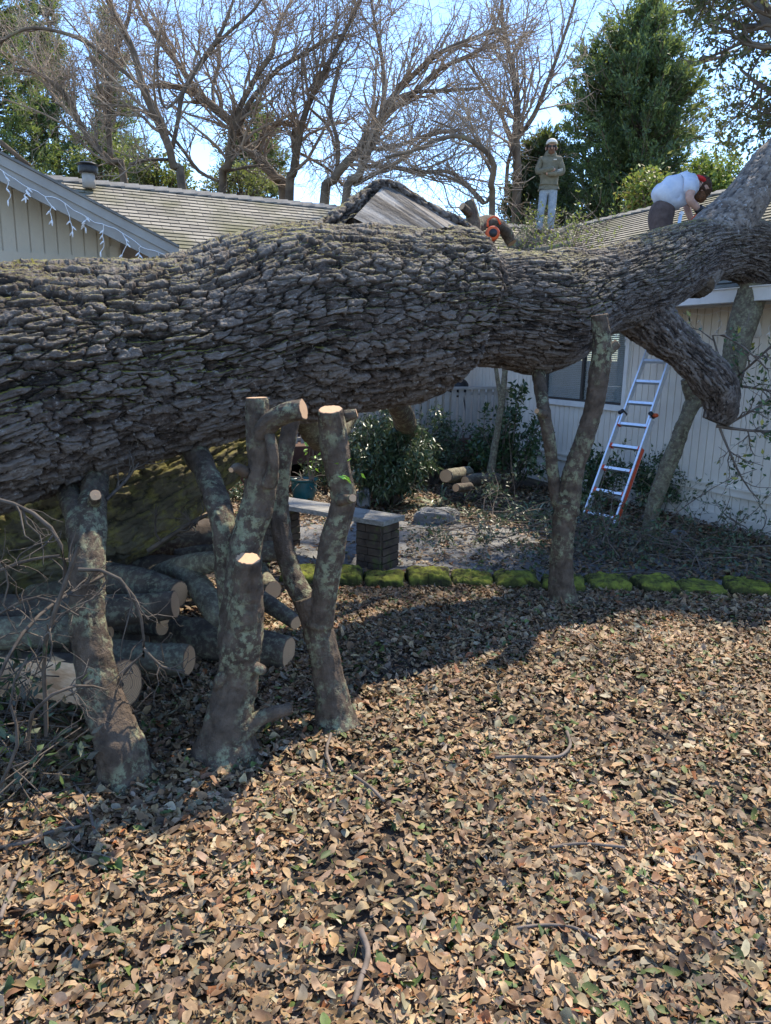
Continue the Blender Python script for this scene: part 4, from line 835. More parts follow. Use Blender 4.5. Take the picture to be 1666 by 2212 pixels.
cr = [[(1700, 320, 7.0, 30), (1720, 150, 7.6, 20), (1640, 20, 8.4, 14), (1590, -120, 9.2, 8)], [(1760, 250, 7.1, 26), (1780, 60, 8.6, 18), (1700, -100, 9.6, 12), (1600, -260, 10.5, 6)], [(1720, 150, 7.6, 14), (1690, 60, 8.8, 9), (1600, 60, 9.6, 6), (1560, 30, 10, 3)],
      [(1730, 200, 7.5, 16), (1700, 200, 8.5, 9), (1650, 190, 9.2, 6), (1600, 150, 9.8, 3)], [(1780, 60, 8.6, 14), (1900, -80, 9.8, 10), (1800, -250, 10.5, 6), (1700, -330, 11, 4)], [(1730, 120, 7.8, 12), (1690, -40, 9, 9), (1500, -160, 9.6, 6), (1400, -260, 10, 3)],
      [(1780, 60, 8.6, 14), (1700, -200, 9.8, 10), (1480, -330, 10.6, 7), (1250, -420, 11.4, 3)], [(1780, 0, 8.8, 12), (1600, -330, 10.5, 8), (1300, -300, 11.5, 5), (1150, -330, 12, 3)]]  # unseen limbs added overhead so their leaves shade the path
P0, R0 = poly_batch(cr); P1, R1 = grow(P0, R0, 110, .5, 1.5, rs=.5, up=.0, rmin=.006); P2, R2 = grow(P1, R1, 760, .3, .8, rs=.6, up=0, rmin=.0035); P3, R3 = grow(P2, R2, 4200, .12, .4, rs=.7, up=0, rmin=.0022, K=4)
mk('crown_twigs', *cat_geo([batch_tubes(P, R, 4) for P, R in ((P0, R0), (P1, R1), (P2, R2))] + [batch_tubes(P3, R3, 3)]), m_limb, oak)
V, T, c = put_leaves(np.concatenate([P3]), 30000, .04, .08, .5, [(.06, .06, .035), (.09, .08, .045), (.05, .065, .03), (.13, .11, .07)], g); mk('crown', V, None, T, m_foliage, oak, cols=c)
# ------------------------------------------------------------------ brush at the left, in front of the log pile
br = thing('cut_brush', 'tangle of bare grey twigs and green leaves lying at the lower left', 'brush', G(90, 1650))
P0, R0 = poly_batch([[(100, 1590, 2.6, 5), (98, 1500, 2.6, 5), (95, 1400, 2.55, 5), (130, 1290, 2.5, 5), (170, 1180, 2.5, 4)], [(-20, 1075, 2.6, 5), (50, 1095, 2.6, 5), (110, 1140, 2.6, 5), (140, 1200, 2.6, 4), (138, 1260, 2.6, 4)], [(60, 1620, 2.45, 4), (70, 1540, 2.4, 4.5), (130, 1490, 2.4, 4), (190, 1480, 2.5, 3), (230, 1490, 2.6, 2)],
     [(-10, 1480, 2.4, 4), (40, 1380, 2.5, 4), (120, 1300, 2.7, 4), (230, 1240, 2.9, 4)], [(320, 1190, 3.6, 6), (380, 1150, 3.6, 5), (440, 1115, 3.6, 4.5), (455, 1112, 3.6, 3)], [(170, 1230, 2.8, 5), (240, 1235, 2.8, 4), (290, 1290, 2.8, 4), (310, 1360, 2.8, 3.5), (310, 1420, 2.8, 3)],
     [(-20, 1240, 2.7, 4), (60, 1210, 2.7, 4), (130, 1200, 2.7, 3)], [(310, 1400, 2.8, 3.5), (350, 1440, 2.8, 3), (400, 1450, 2.8, 2)], [(310, 1410, 2.8, 3), (280, 1440, 2.8, 3), (240, 1490, 2.8, 2)], [(230, 1080, 3.2, 4), (270, 1040, 3.3, 4), (300, 1000, 3.4, 2)],
     [(0, 1700, 2.3, 4), (40, 1600, 2.3, 4), (20, 1500, 2.35, 3), (60, 1420, 2.4, 2)], [(-10, 1330, 2.6, 3), (80, 1290, 2.6, 3), (170, 1330, 2.6, 2)]])
for k in range(len(P0)):
    P1, R1 = grow(P0[k:k + 1], R0[k:k + 1], 6, .1, .3, rs=.6, up=0, rmin=.0022, wig=.4); P2, R2 = grow(P1, R1, 14, .05, .16, rs=.7, up=0, rmin=.0015, wig=.4)
    mk('branch', *cat_geo([batch_tubes(P, R, 5) for P, R in ((P0[k:k + 1], R0[k:k + 1]), (P1, R1), (P2, R2))]), m_twigd, br)
C = np.column_stack([g.uniform(-2.3, -1.22, 260), g.uniform(2.25, 3.15, 260), g.uniform(.03, .34, 260)]); C = C[C[:, 0] < -.32 * C[:, 1] - .45]; d = unit(g.normal(size=(len(C), 3)) * A(1, 1, .5)); bend = g.normal(size=(len(C), 3)); Pl = np.stack([C + d * l + bend * l * l * .5 for l in np.linspace(0, .3, 5)], 1)
mk('branchlets', *batch_tubes(Pl, np.full((len(C), 5), .003), 4), m_twigd, br)
V, T, c = put_leaves(Pl, 1100, .035, .075, .38, [(.045, .08, .03), (.04, .07, .03), (.09, .13, .04), (.07, .09, .055), (.10, .09, .06)], g); mk('leaves', V, None, T, m_shrub, br, cols=c)
# brush on the path under the ladder
bp2 = thing('cut_brush', 'low heap of leafy prunings spread on the path below the ladder', 'brush', G(1400, 1190))
n = 150; x = g.uniform(.75, 3.7, n); y = 6.75 - .25 * (x - 1) + g.normal(size=n) * .5; y = np.clip(y, stone_y(x) + .25, 8); C = np.column_stack([x, y, g.uniform(.03, .22, n)]); d = unit(g.normal(size=(n, 3)) * A(1, .7, .22)); L = g.uniform(.4, 1.3, n)[:, None]; Pl = [C]
for k in range(6): d = unit(d + g.normal(size=(n, 3)) * .18); Pl.append(Pl[-1] + d * L / 6)
Pl = np.stack(Pl, 1); Pl[..., 2] = np.maximum(Pl[..., 2], .03); Rl = g.uniform(.003, .007, n)[:, None] * np.linspace(1, .4, 7); P1, R1 = grow(Pl, Rl, 700, .1, .4, rs=.6, up=.02, rmin=.0022, wig=.3); P1[..., 2] = np.maximum(P1[..., 2], .02)
mk('twigs', *cat_geo([batch_tubes(Pl, Rl, 4), batch_tubes(P1, R1, 3)]), m_twig, bp2)
V, T, c = put_leaves(P1, 5200, .03, .06, .45, [(.08, .13, .06), (.06, .10, .05), (.11, .15, .09), (.14, .13, .08)], g); mk('leaves', V, None, T, m_shrub, bp2, cols=c)
# ------------------------------------------------------------------ shrubs
def shrub(label, base, h, rad, nst, nlf, lo, hi, asp, pal, g, droop=.3, cat='shrub', name='shrub', lean=(0, 0)):
    root = thing(name, label, cat, base); a = g.uniform(0, 2 * np.pi, nst); rr = np.sqrt(g.random(nst)); hh = h * (.45 + .55 * g.random(nst)) * (1 - .35 * rr ** 2)
    tip = base + np.column_stack([np.cos(a) * rr * rad + lean[0], np.sin(a) * rr * rad + lean[1], hh]); b = base + np.column_stack([np.cos(a) * rr * rad * .3, np.sin(a) * rr * rad * .3, 0 * a])
    s = np.linspace(0, 1, 6); P = b[:, None] * (1 - s)[None, :, None] + tip[:, None] * s[None, :, None]; P[..., :2] += (s * (1 - s))[None, :, None] * g.normal(size=(nst, 1, 2)) * rad * .5
    R = np.full((nst, 6), h * .007) * np.linspace(1, .4, 6); P1, R1 = grow(P, R, nst * 6, rad * .3, rad * .75, K=6, rs=.6, up=.05, t0=.25, rmin=.002)
    mk('stem', *cat_geo([batch_tubes(P, R, 5), batch_tubes(P1, R1, 3)]), m_twig, root)
    V, T, c = put_leaves(np.concatenate([P1, P]), nlf, lo, hi, asp, pal, g, .2, .02, droop); mk('foliage', V, None, T, m_shrub, root, cols=c)
DK = [(.05, .085, .04), (.07, .11, .05), (.10, .135, .065)]; CM = [(.03, .07, .025), (.045, .09, .03), (.06, .11, .045), (.10, .14, .05)]
g = np.random.default_rng(31)
shrub('big dark drooping shrub right of the bench, under the trunk', G(835, 1088), 1.2, .5, 70, 11000, .06, .10, .28, DK, g, 1.6)
shrub('looser dark shrub in front of the deck railing', G(925, 1050) + A(0, .3, 0), 1.05, .55, 34, 3600, .05, .08, .34, DK, g, .6)
shrub('glossy leafed shrub in front of the right end of the deck', G(1092, 1058), 1.35, .48, 34, 2700, .055, .09, .5, CM, g, .3)
shrub('green shrub below the window, left of the ladder', G(1280, 1100), .85, .36, 26, 1800, .04, .07, .48, CM, g, .3)
shrub('low green shrub against the wall, right of the ladder', G(1428, 1105), .72, .42, 28, 2000, .035, .06, .5, CM, g, .3)
shrub('small leafy plant behind the bench near the deck post', G(700, 1075) + A(0, .5, 0), .5, .3, 14, 700, .04, .08, .4, DK, g, .3)
shrub('low dark ground plant at the foot of the fallen mossy trunk', G(560, 1085), .3, .35, 16, 700, .03, .06, .5, DK, g, .1)
shrub('young sprig with lime green leaves behind the forked tree top', G(672, 1085) + A(0, 0, .25), .75, .12, 5, 26, .06, .09, .45, [(.25, .45, .05)], g, .4, 'plant', 'sprig')
shrub('tiny sprig of lime green leaves growing from the forked cut tree', W(750, 1040, Y3), .16, .03, 3, 8, .035, .05, .5, [(.25, .48, .06)], g, 0, 'sprig', 'sprig')
def strappy(label, base, n, L, g, col):
    root = thing('strap_plant', label, 'plant', base, None); a = g.uniform(0, 2 * np.pi, n); b = base + np.column_stack([np.cos(a), np.sin(a), 0 * a]) * .03; el = g.uniform(.3, 1.2, n); s = np.linspace(0, 1, 8); l = g.uniform(.5, 1, n) * L
    d = np.column_stack([np.cos(a) * np.cos(el), np.sin(a) * np.cos(el), np.sin(el)]); P = b[:, None] + d[:, None] * (s * 1)[None, :, None] * l[:, None, None]; P[..., 2] -= (s ** 2)[None] * l[:, None] * .6; P[..., 2] = np.maximum(P[..., 2], .02)
    sd_ = np.cross(d, A(0, 0, 1)); sd_ = unit(sd_); wv = (.009 * np.sin(np.pi * (s * .85 + .12)))[None, :, None]
    V = np.stack([P - sd_[:, None] * wv, P + sd_[:, None] * wv + A(0, 0, .003)], 2).reshape(-1, 3); o = (np.arange(n) * 16)[:, None, None]; i = np.arange(7)[:, None] * 2
    Q = (o + np.concatenate([i, i + 1, i + 3, i + 2], 1)[None]).reshape(-1, 4); mk('blades', V, Q, None, m_shrub, root, cols=np.repeat(np.array(col)[g.integers(0, len(col), n)], 16, 0))
SP = [(.22, .27, .14), (.15, .20, .10), (.32, .34, .22), (.10, .14, .07)]
strappy('clump of long pale strap leaves behind the dark rock', G(950, 1098), 16, .75, g, SP)
strappy('dense clump of grey green strap leaves left of the slim cut tree', G(1150, 1128), 60, .6, g, SP)
strappy('small tuft of strap leaves beside the dark rock', G(1020, 1118), 14, .35, g, SP)
strappy('short strap leaf tuft close behind the bench end', G(905, 1100), 14, .25, g, [(.08, .14, .08), (.12, .18, .12)])
# ------------------------------------------------------------------ ladder
lad = thing('ladder', 'aluminium folding ladder with orange rung ends leaning on the eave behind the trunk', 'ladder', G(1290, 1140))
bL, bR = G(1258, 1130), G(1325, 1146); tL, tR = G(1459, 600, 2.62), G(1506, 600, 2.62)
wB = bR - bL; mid_b = (bL + bR) / 2; mid_t = (tL + tR) / 2; hd = -U; hd = unit((bR - bL)); tw = np.linalg.norm(wB)
print('ladder', np.linalg.norm(wB), np.linalg.norm(tR - tL), np.linalg.norm(mid_t - mid_b), mid_t)
up_ = unit(mid_t - mid_b); Ll = np.linalg.norm(mid_t - mid_b) + .35; hw0, hw1 = tw / 2, .175
def lp_(s, side, extra=0): wv = np.interp(s, [0, 1.25, Ll], [hw0, .20, hw1]) + extra; return mid_b + up_ * s + hd * side * wv
nrm_l = np.cross(up_, hd)
for side in (-1, 1):
    mk('side_rail', *cat_geo([bar(lp_(.02, side), lp_(1.3, side), .022, .07, nrm_l), bar(lp_(1.2, side, -.03), lp_(Ll, side, -.03), .020, .06, nrm_l)]), m_alu, lad, smooth=False)
    mk('foot', *cat_geo([bar(lp_(-.03, side), lp_(.05, side), .045, .10, nrm_l)]), m_black if side > 0 else M('blue_rubber', (.02, .04, .10), (.03, .06, .14), 9, .6, 0), lad, smooth=False)
    t = tube([lp_(1.36, side, -.02) + nrm_l * .042, lp_(1.36, side, -.02) - nrm_l * .042], [.024, .024], 16, .05, 0); hg = mk('hinge', t['V'], t['Q'], t['T'], m_black, lad)
    t = tube([lp_(1.36, side, .0), lp_(1.36, side, .035), lp_(1.36, side, .05)], [.022, .022, .012], 14, .02, 0); mk('knob', t['V'], t['Q'], t['T'], m_orange if side > 0 else m_black, lad)
s = .13; k = 0
while s < Ll - .1:
    inset = 0 if s < 1.25 else -.03
    mk('rung', *cat_geo([bar(lp_(s, -1, inset - .01), lp_(s, 1, inset - .01), .030, .045, nrm_l)]), m_alu, lad, smooth=False)
    if s < 1.25: mk('rung_cap', *cat_geo([bar(lp_(s, e, -.035), lp_(s, e, -.012), .046, .055, nrm_l) for e in (-1, 1)]), m_red, lad, smooth=False)
    s += .272; k += 1
mk('label_strip', *cat_geo([bar(lp_(.12, 1, .0155), lp_(.95, 1, .0155), .003, .045, nrm_l)]), m_red, lad, smooth=False)
# ------------------------------------------------------------------ cut limbs, blower and brush on the right roof
def roofpt(x, y): # where the pixel's ray meets the near slope of the right roof
    d = ray(x, y); nr = A(*(Vv * -SL)) + A(0, 0, 1); p0 = H(0, -.45, EAVE); s = ((p0 - CAM) @ nr) / (d @ nr); return CAM + d * s
def rlimb(label, pts, seed, cut=True, mat=m_stumpc):
    P, R = [], []
    for x, y, lift, r in pts: p = roofpt(x, y); q = W(x, y, p[1] - .25); P.append(q); R.append(r * MPP(q))
    t = tube(P, R, 30, .025, .2, 5, seed, bark=(np.mean(R) * .15, .1, .04)); o = mk('cut_limb', t['V'], t['Q'], t['T'], mat, attrs={'h': t['h']}); tag(o, label, 'cut limb', 'cut limbs lying on the roof'); 
    if cut: cut_face(t, True, m_cut, o)
    return o
rlimb('thick grey cut limb slanting up the roof below the standing man', [(1060, 560, .2, 24), (1120, 530, .2, 22), (1160, 500, .2, 18), (1185, 478, .2, 12)], 1)
rlimb('thinner cut limb crossing the thick one on the roof', [(1150, 525, .2, 9), (1190, 515, .2, 9), (1235, 490, .2, 7)], 2)
rlimb('short pale limb piece lying near the trunk on the roof', [(1160, 545, .2, 11), (1200, 540, .2, 12), (1232, 528, .2, 10), (1236, 505, .2, 8)], 3)
rl = thing('cut_limb', 'upright crooked limb with two sawn stubs behind the big cut wood', 'cut limb', W(1010, 540, 6.0), 'cut limbs lying on the roof')
for pts, c_ in (([(1015, 545, 6.0, 16), (1022, 500, 6.0, 16), (1020, 460, 6.0, 13), (1014, 434, 6.0, 10)], True), ([(1015, 462, 5.98, 10), (1005, 452, 5.93, 8), (998, 446, 5.9, 7)], True), ([(1020, 495, 6.0, 14), (1055, 478, 6.2, 13), (1085, 492, 6.4, 12), (1100, 515, 6.5, 11), (1106, 525, 6.5, 10)], True)):
    P, R = path_px(pts); t = tube(P, R, 30, .02, .2, 6, 4, bark=(.01, .08, .03)); o = mk('limb', t['V'], t['Q'], t['T'], m_stump, rl, attrs={'h': t['h']}); cut_face(t, True, m_cut, o)
P, R = path_px([(1000, 545, 6.2, 14), (1030, 532, 6.3, 13), (1060, 520, 6.4, 11)]); t = tube(P, R, 24, .03, .2, 6, 9, bark=(.01, .08, .03)); tag(mk('cut_limb', t['V'], t['Q'], t['T'], m_stump, attrs={'h': t['h']}), 'dark limb lying behind the orange blower', 'cut limb', 'cut limbs lying on the roof')
bc = W(1063, 506, 5.9); k_ = MPP(bc); bl = thing('leaf_blower', 'orange leaf blower with a round dark intake hung on the cut limb', 'leaf blower', bc - A(0, 0, .07))
t = tube([bc + A(0, .06, 0), bc + A(0, .02, 0), bc + A(0, -.05, 0), bc + A(0, -.065, 0)], [10 * k_, 15 * k_, 15 * k_, 12 * k_], 24, .02, 0); mk('housing', t['V'], t['Q'], t['T'], m_orange, bl)
t = tube([bc + A(0, -.066, 0), bc + A(0, -.075, 0)], [9 * k_, 8 * k_], 20, .01, 0); mk('intake', t['V'], t['Q'], t['T'], m_black, bl)
t = tube([bc + A(-.04, -.03, .05), bc + A(-.035, -.03, .10), bc + A(.02, -.03, .12), bc + A(.06, -.02, .07)], [.008, .007, .007, .008], 10, .01, 0); mk('handle', t['V'], t['Q'], t['T'], m_orange, bl)
t = tube([bc + A(-.02, 0, -.05), bc + A(-.05, .0, -.12), bc + A(-.07, 0, -.2)], [.03, .026, .02], 12, .02, 0); mk('nozzle', t['V'], t['Q'], t['T'], m_red, bl)
n = 130; C = np.array([roofpt(x, y) for x, y in zip(g.normal(1180, 55, n), g.uniform(468, 560, n))]) + A(0, -.06, .06); d = unit(g.normal(size=(n, 3)) * A(1, .8, .35)); L = g.uniform(.3, .9, n)[:, None]; Pl = [C]
for k in range(5): d = unit(d + g.normal(size=(n, 3)) * .2); Pl.append(Pl[-1] + d * L / 5)
Pl = np.stack(Pl, 1); hz = (Pl - H(0, -.45, EAVE)); zmin = EAVE + SL * (((Pl - O) @ Vv) + .45) + .03; Pl[..., 2] = np.maximum(Pl[..., 2], zmin); Rl = g.uniform(.004, .010, n)[:, None] * np.linspace(1, .4, 6); P1, R1 = grow(Pl, Rl, 500, .15, .5, rs=.6, up=.03, rmin=.003)
rb_ = thing('cut_brush', 'twiggy leafy brush heaped on the roof around the cut limbs', 'brush', C.mean(0)); mk('twigs', *cat_geo([batch_tubes(Pl, Rl, 4), batch_tubes(P1, R1, 3)]), m_twig, rb_)
V, T, c = put_leaves(P1, 1700, .04, .08, .45, [(.12, .17, .04), (.2, .22, .07), (.09, .12, .05)], g); mk('leaves', V, None, T, m_foliage, rb_, cols=c)

# ------------------------------------------------------------------ people
def skin(name, J, E, mat, parent, sub=2, disp=0, rootj=0, fn=None):
    """a body or garment grown over joints J = [(point, radius)] joined by edges E"""
    me = bpy.data.meshes.new('tmp'); me.from_pydata([tuple(p) for p, r in J], E, []); o = bpy.data.objects.new('tmp', me); COL.objects.link(o)
    md = o.modifiers.new('skin', 'SKIN'); md.use_smooth_shade = True
    for k, (p, r) in enumerate(J):
        v = me.skin_vertices[0].data[k]; v.radius = (r, r) if np.isscalar(r) else r; v.use_root = (k == rootj)
    s = o.modifiers.new('sub', 'SUBSURF'); s.levels = sub; s.render_levels = sub
    dg = bpy.context.evaluated_depsgraph_get(); ev = o.evaluated_get(dg); m2 = bpy.data.meshes.new_from_object(ev)
    V = np.zeros(len(m2.vertices) * 3, np.float32); m2.vertices.foreach_get('co', V); V = V.reshape(-1, 3).astype(float)
    Nn = np.zeros(len(V) * 3, np.float32); m2.vertices.foreach_get('normal', Nn); Nn = Nn.reshape(-1, 3)
    Q = [tuple(p.vertices) for p in m2.polygons if len(p.vertices) == 4]; T = [tuple(p.vertices) for p in m2.polygons if len(p.vertices) == 3]
    bpy.data.objects.remove(o); bpy.data.meshes.remove(me); bpy.data.meshes.remove(m2)
    if disp: V = V + Nn * ((fbm(V * A(9, 9, 5) + 3, 4) - .5) * 2 * disp)[:, None]
    if fn: V = fn(V)
    return mk(name, V, Q, T, mat, parent)
def roofz(p): return EAVE + SL * (toab(p)[1] + .45)
def ell(name, c, r, mat, parent, zmin=None, noise=0, rot=None, n=18):
    u = np.linspace(0.02, np.pi - .02, n); v = np.linspace(0, 2 * np.pi, n * 2, endpoint=False); D = np.stack([np.sin(u)[:, None] * np.cos(v), np.sin(u)[:, None] * np.sin(v), np.cos(u)[:, None] + 0 * v], -1)
    if zmin is not None: D[..., 2] = np.maximum(D[..., 2], zmin)
    q = D * np.array(r)
    if noise: q = q * (1 + noise * 2 * (fbm(q * 30, 3) - .5))[..., None]
    if rot is not None: q = q @ np.array(rot).T
    return mk(name, (q + c).reshape(-1, 3), grid_q(n, n * 2), None, mat, parent)
# standing man with folded arms near the ridge
fp = ray_plane(1181, 480, 'b', RW - .12); F = A(fp[0], fp[1], roofz(fp)); HT = (CAM + ray(1190, 300) * (F[1] / ray(1190, 300)[1]))[2] - F[2]; print('man height', HT, F)
sm = max(.92, min(1.1, HT / 1.80))
man = thing('person', 'standing bearded man in pale cap, olive hoodie and jeans with folded arms', 'person', F)
tr_ = -.12; ca, sa = math.cos(tr_), math.sin(tr_)
def L1(x, y, z): x, y = x * sm, y * sm; return F + A(x * ca - y * sa, x * sa + y * ca, z * sm)
J = [(L1(0, 0, .96), .11), (L1(0, 0, 1.12), .12), (L1(0, .0, 1.3), .13), (L1(0, .01, 1.43), .09), (L1(0, -.005, 1.51), .055), (L1(.01, -.02, 1.575), .068), (L1(.01, -.02, 1.65), .082), (L1(.01, -.01, 1.72), .068),
     (L1(-.09, 0, .88), .09), (L1(-.12, -.03, .5), .06), (L1(-.15, .0, .10), .042), (L1(-.17, -.15, .03), .032), (L1(.09, 0, .88), .09), (L1(.09, -.02, .5), .06), (L1(.08, .02, .10), .042), (L1(.10, -.14, .03), .032),
     (L1(-.18, 0, 1.42), .06), (L1(-.25, -.03, 1.17), .045), (L1(-.02, -.2, 1.16), .036), (L1(.10, -.21, 1.2), .03), (L1(.18, 0, 1.42), .06), (L1(.26, -.02, 1.16), .045), (L1(.04, -.17, 1.11), .036), (L1(-.09, -.17, 1.13), .03)]
E = [(0, 1), (1, 2), (2, 3), (3, 4), (4, 5), (5, 6), (6, 7), (0, 8), (8, 9), (9, 10), (10, 11), (0, 12), (12, 13), (13, 14), (14, 15), (3, 16), (16, 17), (17, 18), (18, 19), (3, 20), (20, 21), (21, 22), (22, 23)]
skin('body', J, E, m_skin, man)
def hand(base, d, curl, s=1.0):       # five separate chains leaving a palm; returned as joints
    d = unit(d); c = unit(curl); sd = np.cross(d, c); js = []; es = []
    return d, c, sd
H_ = lambda p, r: (p, r)
J = [(L1(0, 0, 1.0), (.19, .13)), (L1(0, .0, 1.12), (.18, .13)), (L1(0, 0, 1.28), (.185, .14)), (L1(0, .01, 1.42), (.13, .10)), (L1(0, -.0, 1.485), .085), (L1(-.17, 0, 1.41), .085), (L1(-.245, -.02, 1.18), .072), (L1(-.04, -.2, 1.18), .055), (L1(.07, -.21, 1.21), .045),
     (L1(.17, 0, 1.41), .085), (L1(.255, -.01, 1.17), .072), (L1(.06, -.18, 1.11), .055), (L1(-.06, -.18, 1.12), .045), (L1(0, 0, .93), (.185, .13))]
skin('hoodie', J, [(0, 1), (1, 2), (2, 3), (3, 4), (3, 5), (5, 6), (6, 7), (7, 8), (3, 9), (9, 10), (10, 11), (11, 12), (0, 13)], m_hoodie, man, disp=.014)
J = [(L1(0, .01, .98), (.155, .115)), (L1(0, 0, .92), (.16, .12)), (L1(-.09, 0, .84), .105), (L1(-.12, -.03, .5), .082), (L1(-.14, .0, .2), .074), (L1(-.15, .0, .06), .072), (L1(.09, 0, .84), .105), (L1(.09, -.02, .5), .082), (L1(.085, .01, .2), .074), (L1(.08, .02, .06), .072)]
skin('jeans', J, [(0, 1), (1, 2), (2, 3), (3, 4), (4, 5), (1, 6), (6, 7), (7, 8), (8, 9)], m_jeans, man, disp=.014)
for x in (-.15, .09): skin('boot', [(L1(x, .04, .06), .055), (L1(x, -.05, .045), .05), (L1(x - .01, -.17, .035), .042)], [(0, 1), (1, 2)], m_deckw, man, 1)
t = tube([L1(0, .02, 1.46), L1(0, .02, 1.475), L1(0, .015, 1.52), L1(0, .03, 1.535)], [.09 * sm, .125 * sm, .12 * sm, .09 * sm], 20, .015, .15, 14, 2); mk('hood', t['V'], t['Q'], t['T'], m_hoodie, man)
ell('hair', L1(.01, .03, 1.64), (.108 * sm, .10 * sm, .12 * sm), m_hair, man, noise=.3)
ell('beard', L1(.01, -.075, 1.545), (.068 * sm, .045 * sm, .075 * sm), m_beard, man, noise=.3)
ell('cap', L1(.01, -.01, 1.705), (.112 * sm, .12 * sm, .10 * sm), m_capw, man, zmin=-.15)
ell('cap_brim', L1(.015, -.115, 1.70), (.085 * sm, .085 * sm, .012 * sm), m_capw, man)
ell('nose', L1(.012, -.108, 1.605), (.014, .022, .022), m_skin, man, n=8)
for x in (-.1, .115): ell('ear', L1(x, -.01, 1.62), (.012, .022, .032), m_skin, man, n=8)
gl = [obox(L1(-.062, -.112, 1.617), L1(-.004, -.118, 1.617) - L1(-.062, -.112, 1.617), A(0, .012, 0), A(0, 0, .042)), obox(L1(.026, -.118, 1.617), L1(.084, -.112, 1.617) - L1(.026, -.118, 1.617), A(0, .012, 0), A(0, 0, .042)),
      bar(L1(-.004, -.115, 1.645), L1(.026, -.115, 1.645), .008, .008), bar(L1(-.062, -.11, 1.647), L1(-.1, .0, 1.645), .008, .01), bar(L1(.084, -.11, 1.647), L1(.118, 0, 1.645), .008, .01)]
mk('sunglasses', *cat_geo(gl), m_black, man, smooth=False)
mk('chest_patch', *cat_geo([obox(L1(.055, -.163, 1.375), L1(.115, -.155, 1.375) - L1(.055, -.163, 1.375), A(0, .03, 0), A(0, 0, .018))]), m_capw, man, smooth=False)
for k in range(4):                    # pale bars printed along the sleeve
    f = k / 4; p = L1(.225 - .11 * f, -.115 - .075 * f, 1.175 - .035 * f); mk('sleeve_print', *cat_geo([obox(p, L1(.012, 0, .006) - F, A(0, .03, 0), A(.008, 0, .05))]), m_capw, man, smooth=False)
def fingers(wr_, d, c, mat, parent, s=1.0):   # palm joints and five curled fingers, one continuous skin
    d, c = unit(d), unit(c - d * (c @ d)) if abs(unit(c) @ unit(d)) < .99 else (unit(d), A(0, 0, -1)); sd = np.cross(d, c)
    J = [(wr_, .024 * s), (wr_ + d * .04 * s, (.036 * s, .018 * s)), (wr_ + d * .075 * s, (.036 * s, .016 * s))]; E = [(0, 1), (1, 2)]
    for q, (off, ln) in enumerate([(-.03, .062), (-.01, .076), (.01, .07), (.03, .054)]):
        b = len(J); p = wr_ + d * .085 * s + sd * off * s; J += [(p, .0095 * s), (p + (d * .6 + c * .4) * ln * .5 * s, .0088 * s), (p + (d * .7 + c * 1.0) * ln * .75 * s, .008 * s)]; E += [(2, b), (b, b + 1), (b + 1, b + 2)]
    b = len(J); p = wr_ + d * .03 * s - sd * .04 * s; J += [(p, .012 * s), (p + (d * .6 - sd * .3 + c * .5) * .05 * s, .0095 * s)]; E += [(1, b), (b, b + 1)]
    return J, E
# bending man working on the trunk
def B(x, y, dY=0.0): return W(x, y, 8.25 + dY)
fb = B(1432, 520); F2 = A(fb[0], fb[1] + .05, roofz(fb)); man2 = thing('person', 'man bending over the trunk in a pale t-shirt, brown trousers and red headwear', 'person', F2); print('bent', F2, B(1424, 455))
hip, wst, ch, nk, hd_ = B(1424, 452), B(1440, 428), B(1474, 408), B(1500, 400), B(1517, 404)
kL, kR = B(1424, 545, -.1), B(1447, 540, .15); aL, aR = A(kL[0] - .05, kL[1] + .05, roofz(kL) + .09), A(kR[0], kR[1] + .05, roofz(kR) + .09)
J = [(hip, .065), (wst, .075), (ch, .09), (nk, .055), (B(1512, 398), .06), (B(1521, 405), .085), (B(1522, 418), .065),
     (hip + A(0, -.09, -.06), .07), (kL, .065), (aL, .045), (aL + A(.15, -.04, -.05), .035), (hip + A(.03, .09, -.06), .07), (kR, .065), (aR, .045), (aR + A(.15, .03, -.05), .035),
     (B(1494, 402, -.17), .06), (B(1489, 431, -.22), .045), (B(1504, 447, -.2), .037), (B(1514, 457, -.18), .026), (B(1494, 405, .17), .06), (B(1482, 440, .2), .042), (B(1490, 466, .12), .035), (B(1497, 482, .08), .026)]
E = [(0, 1), (1, 2), (2, 3), (3, 4), (4, 5), (5, 6), (0, 7), (7, 8), (8, 9), (9, 10), (0, 11), (11, 12), (12, 13), (13, 14), (2, 15), (15, 16), (16, 17), (17, 18), (2, 19), (19, 20), (20, 21), (21, 22)]
for k, (dv_, cv_) in ((18, (A(.6, 0, -.8), A(0, .3, -1))), (22, (A(.8, 0, -.6), A(0, 0, -1)))):
    jj, ee = fingers(J[k][0], dv_, cv_, m_skin, man2); o_ = len(J); J += jj[1:]; E += [((k if a == 0 else a + o_ - 1), b + o_ - 1) for a, b in ee]
skin('body', J, E, m_skin, man2)
J = [(B(1414, 446), .15), (B(1434, 428), (.165, .17)), (B(1458, 411), (.17, .175)), (B(1484, 399), (.14, .14)), (B(1500, 396), .095), (B(1491, 399, -.17), .085), (B(1488, 419, -.21), .078), (B(1491, 402, .17), .085), (B(1482, 424, .2), .075), (B(1448, 446), (.15, .14)), (B(1470, 436), (.14, .14))]
skin('tshirt', J, [(0, 1), (1, 2), (2, 3), (3, 4), (3, 5), (5, 6), (3, 7), (7, 8), (1, 9), (2, 10), (9, 10)], m_tee, man2, disp=.035)
J = [(B(1434, 428), (.13, .14)), (hip + A(0, 0, -.04), (.17, .17)), (hip + A(0, -.09, -.14), .125), (kL, .10), (aL + A(0, 0, .06), .075), (hip + A(.05, .09, -.14), .12), (kR, .10), (aR + A(0, 0, .06), .075)]
skin('trousers', J, [(0, 1), (1, 2), (2, 3), (3, 4), (1, 5), (5, 6), (6, 7)], m_shorts, man2, disp=.015)
